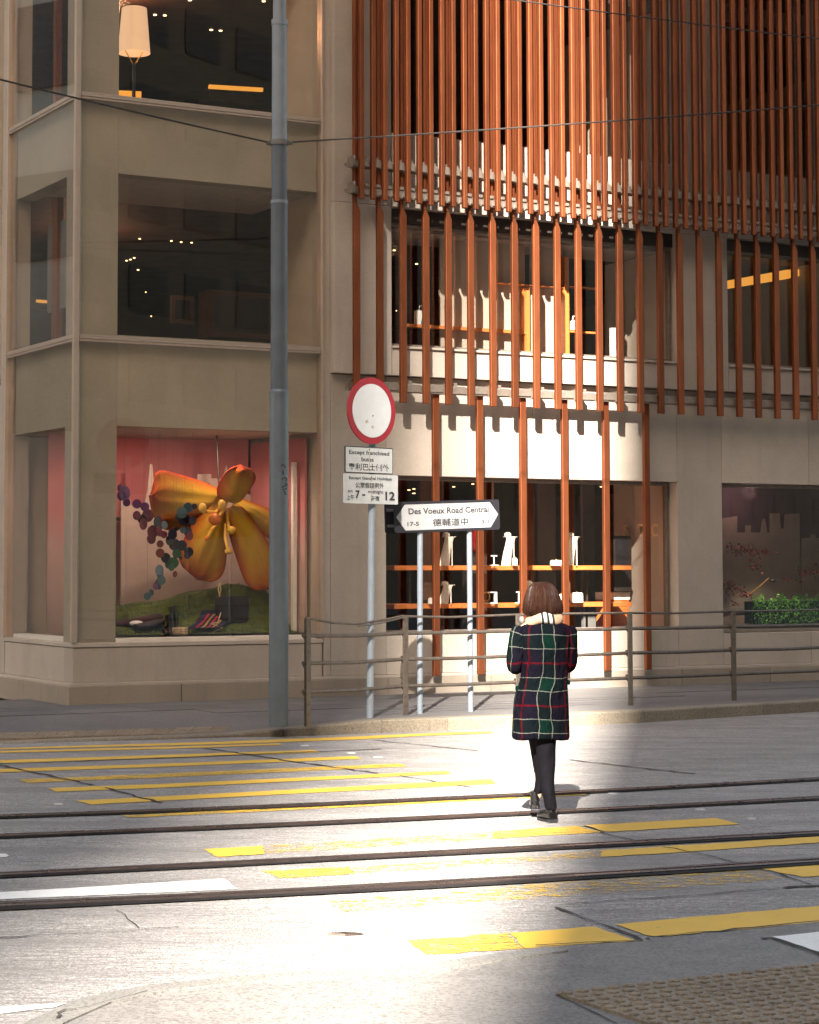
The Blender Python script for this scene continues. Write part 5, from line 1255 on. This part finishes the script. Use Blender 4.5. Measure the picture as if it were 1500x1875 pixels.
for x0, x1 in ((1120,1128),): fpbox('white_edge', x0, 600, x1, 662, .8, .05, M_white, su, o1)
M_bluep = mat('blue_print', (.05,.3,.5), .5, var=.6, scale=25)
p = Fp(770, 596, .58)
wb = thing('paper_bag', 'small white and blue paper bag on the shelf behind the third slat', 'bag', toW((p.x, .58, p.z)), RZ)
MB().box(-.08,.08,-.035,.035,0,.19).build('bag_body', M_white, wb, bevel=.004); MB().add([(-.02,-.037,.01),(.075,-.037,.02),(.06,-.037,.17),(.0,-.037,.10),(-.02,-.036,.01),(.075,-.036,.02),(.06,-.036,.17),(.0,-.036,.10)], [(0,1,2,3),(7,6,5,4),(0,4,5,1),(1,5,6,2),(2,6,7,3),(3,7,4,0)]).build('blue_patch', M_bluep, wb)
MB().tube([(-.04,-.03,.19),(-.03,-.03,.25),(.03,-.03,.25),(.04,-.03,.19)], .004, 6).build('handle', M_white, wb)
p = Fp(1054, 605, .58)
wb = thing('handbag', 'bright white handbag on the right orange shelf behind the slats', 'bag', toW((p.x, .58, p.z)), RZ)
MB().rings([[(sx*.075*q, sy*.03, z) for sx, sy in ((-1,-1),(1,-1),(1,1),(-1,1))] for q, z in ((1,0),(.95,.08),(.85,.13))]).build('bag_body', M_white, wb, bevel=.008); MB().tube([(-.05,0,.12),(-.04,0,.19),(.04,0,.19),(.05,0,.12)], .006, 8).build('handle', M_white, wb)
# left upper windows: floor lamp, framed picture, low cabinet
p = Fp(248, 178, .9); lz = 7.11
fl2 = thing('floor_lamp', 'lit floor lamp with a large cream shade in the upper left window', 'lamp', toW((p.x, .95, lz)), RZ)
E_shade = emit('lamp_shade_glow', (1, .60, .33), .085)
top_, bot_ = Fp(248, 16, .95).z - lz, Fp(248, 98, .95).z - lz
MB().rings([[(r*math.cos(2*math.pi*j/32), r*math.sin(2*math.pi*j/32), z) for j in range(32)] for r, z in ((.20, bot_), (.155, top_), (.15, top_), (.195, bot_))], cap=False).build('lamp_shade', E_shade, fl2, smooth=True)
MB().blob((0,0,bot_+.12), (.05,.05,.07), 12, 8).build('bulb', E_spot, fl2, smooth=True)
MB().tube([(0,0,0),(0,0,bot_-.12)], .022, 10).build('stem', M_dark, fl2, smooth=True)
for sx in (-1, 1): MB().tube([(0,0,bot_-.16),(sx*.06,0,bot_-.06),(sx*.12,0,bot_+.03)], .007, 8).build('arm', M_gold, fl2, smooth=True)
MB().cyl((0,0), .14, 0, .02, 24).build('lamp_base', M_dark, fl2)
def wallthing(name, label, cat, px4, inn_, m1, m2, th=.04):
    x0, y0, x1, y1 = px4; a, b_ = Fp(x0, y0, inn_), Fp(x1, y1, inn_); w2, hh = (b_.x-a.x)/2, a.z-b_.z
    t = thing(name, label, cat, toW(((a.x+b_.x)/2, inn_, b_.z)), RZ)
    f_ = MB(); q = .05*inn_/4
    for bx4 in ((-w2, w2, 0, q), (-w2, w2, hh-q, hh), (-w2, -w2+q, q, hh-q), (w2-q, w2, q, hh-q)): f_.box(bx4[0], bx4[1], 0, th, bx4[2], bx4[3])
    f_.build('frame', m1, t); MB().box(-w2+q, w2-q, .01, th-.005, q, hh-q).build('panel', m2, t); return t
wallthing('picture_frame', 'dark framed picture deep inside the first-floor corner window', 'picture', (314,540,356,594), 5.0, M_brn, M_black)
wallthing('low_cabinet', 'low dark cabinet under a strip light in the upper corner window', 'cabinet', (383,166,466,192), 5.0, M_dark, M_black, .4)
wallthing('display_case', 'long dark display case at the back of the first-floor corner window', 'cabinet', (384,530,500,622), 6.0, M_brn, M_black, .4)
# side facade: terracotta strips and panel placed inside for those reflected in the glass
for y_, z0, z1 in ((.95,4.4,6.3),(1.75,4.4,6.3),(1.85,4.4,6.3),(1.35,7.1,9.3),(1.85,7.1,9.3)): bb('side_strip', .42, .50, y_, y_+.09, z0, z1, m_=M_slat)
bb('side_panel', .46, .48, .62, 2.2, 4.9, 6.0, m_=M_grey)
# ------------------------------------------------------------------ right shop window: red leaves and hedge
M_rb = grad('dusk_backdrop', [(0, (.26,.19,.155)), (.5, (.22,.15,.13)), (.62, (.045,.02,.035)), (1, (.03,.013,.025))], 2, .8, 2.84)
o2 = Vector((11.2, 1.3, .8)); rb = thing('dusk_backdrop', 'dark painted backdrop with beige towers in the right shop window', 'backdrop', toW(o2), RZ)
LB(MB().box(9.3, 13.1, 1.3, 1.34, .7, 2.9), 'board', M_rb, rb, o=o2)
M_rs = mat('dim_skyline', (.20,.155,.13), .8, var=.1)
def so2(pts, inn_):
    P = [Fp(x, y, inn_) for x, y in pts]; LB(MB().rings([[tuple(p) for p in P], [tuple(p+Vector((0,.015,0))) for p in P]]), 'skyline_panel', M_rs, rb, o=o2)
so2([(1318,1120),(1318,950),(1350,945),(1350,975),(1365,975),(1365,962),(1375,962),(1375,975),(1393,975),(1397,950),(1401,950),(1405,975),(1410,975),(1410,940),(1428,940),(1430,968),(1436,968),(1438,942),(1464,940),(1466,1120)], 1.26)
so2([(1468,1120),(1468,985),(1484,985),(1486,978),(1492,978),(1494,985),(1530,985),(1530,1120)], 1.25)
M_leafr = mat('red_leaf', (.20,.018,.022), .6, var=.5, scale=30); M_br = mat('branch_brown', (.16,.07,.02), .7)
def leafcloud(mb, c_, rad, n_, sz):
    for _ in range(n_):
        d_ = Vector([random.gauss(0, .45) for _ in range(3)]); p = c_ + Vector((d_.x*rad[0], d_.y*rad[1], d_.z*rad[2]))
        a = Vector([random.uniform(-1,1) for _ in range(3)]).normalized(); b_ = a.cross(Vector((random.uniform(-1,1), random.uniform(-1,1), 1))).normalized(); s_ = sz*random.uniform(.6,1.3)
        mb.add([p-a*s_, p+b_*s_*.7, p+a*s_, p-b_*s_*.7], [(0,1,2,3)])
bp_ = Fp(1400, 1080, .95)
rt = thing('red_leaf_branch', 'branch of dark red leaves floating in the right shop window', 'plant', toW(bp_), RZ)
mb = MB()
for x, y, rx, rz_, n_ in ((1355,1005,.22,.08,90),(1375,1010,.25,.1,110),(1400,1012,.2,.05,60),(1385,1035,.1,.14,35),(1345,1080,.18,.10,80),(1365,1090,.12,.06,50),(1335,1070,.08,.08,30),(1490,1045,.2,.1,70),(1470,1050,.15,.05,35),(1450,1062,.12,.03,20),(1342,1105,.1,.06,25)):
    leafcloud(mb, Fp(x, y, .95)-bp_, (rx, .15, rz_), n_, .022)
tag(mb.build('leaves', M_leafr, rt), kind='stuff')
MB().tube([Fp(1368,1092,.95)-bp_, Fp(1390,1075,.93)-bp_, Fp(1408,1058,.95)-bp_], [.016,.014,.008], 8).build('branch', M_br, rt)
MB().tube([Fp(1325,1128,.95)-bp_, Fp(1350,1122,.93)-bp_, Fp(1385,1117,.95)-bp_], [.014,.014,.008], 8).build('branch', M_br, rt)
MB().blob(tuple(Fp(1416,1063,.9)-bp_), (.07,.05,.03), 12, 8).build('dark_bird_shape', M_black, rt, smooth=True)
hb = Fp(1440, 1142, .75); h0 = Vector((11.3, .8, hb.z))
he = thing('box_hedge', 'bright green leafy hedge block lit in the right shop window', 'hedge', toW(h0), RZ)
x0, x1 = Fp(1384, 1120, .75).x - h0.x, Fp(1600, 1120, .75).x - h0.x; hh = Fp(1440,1096,.75).z - hb.z
MB().box(x0+.04, x1, -.05, .25, 0, hh-.04).build('core', mat('hedge_core', (.01,.03,.006), .9), he)
M_lg = mat('green_leaf', (.10,.30,.03), .5, var=.5, scale=30); mb = MB()
for _ in range(5200):
    p = Vector((random.uniform(x0, x1), random.uniform(-.10, .06), random.uniform(0, hh*1.05))); p.z *= 1+.10*math.sin(p.x*17)+.07*math.sin(p.x*41+1); 
    a = Vector([random.uniform(-1,1), random.uniform(-.6,.6), random.uniform(-1,1)]).normalized(); b_ = a.cross(Vector((random.uniform(-1,1), random.uniform(-1,1), .3))).normalized(); s_ = random.uniform(.010,.020)
    mb.add([p-a*s_, p+b_*s_*.7, p+a*s_, p-b_*s_*.7], [(0,1,2,3)])
tag(mb.build('leaves', M_lg, he), kind='stuff')
bb('display_floor', 9.37, 13.1, .35, 1.3, .70, .80, m_=M_dark)
# added lamps: window spots near downlights, then hedge and room fills
lamp((1.1, .75, 3.30), 6.5, (1,.66,.54), .05, 165, (1.5, 1.3, 1.2)); lamp((2.3, .7, 3.30), 8, (1,.70,.54), .05, 165, (1.9, 1.2, 1.3))
lamp((10.6, .5, 2.1), 6, (1,.9,.6), .04, 70, (10.9, .85, .9))  # added spot aimed at the hedge
lamp((10.6, .9, 2.75), 1.2, (1,.6,.55), .1)  # added fill for the dusk backdrop
lamp((6.2, .5, 2.9), 5, (1,.7,.45), .05, 130, (6.2, .9, 1.2))

lamp((1.9, 4.6, 5.9), 5, (1,.55,.32), .1); lamp((1.8, 3.0, 9.2), 8, (1,.5,.25), .1); lamp((6.0, 3.0, 6.2), 1.2, (1,.5,.28), .1); lamp((6.0, 3.5, 2.8), 7, (1,.4,.25), .1); lamp((11.0, 3.0, 6.2), .3, (1,.5,.28), .1)  # point lamps added to warm the dark rooms
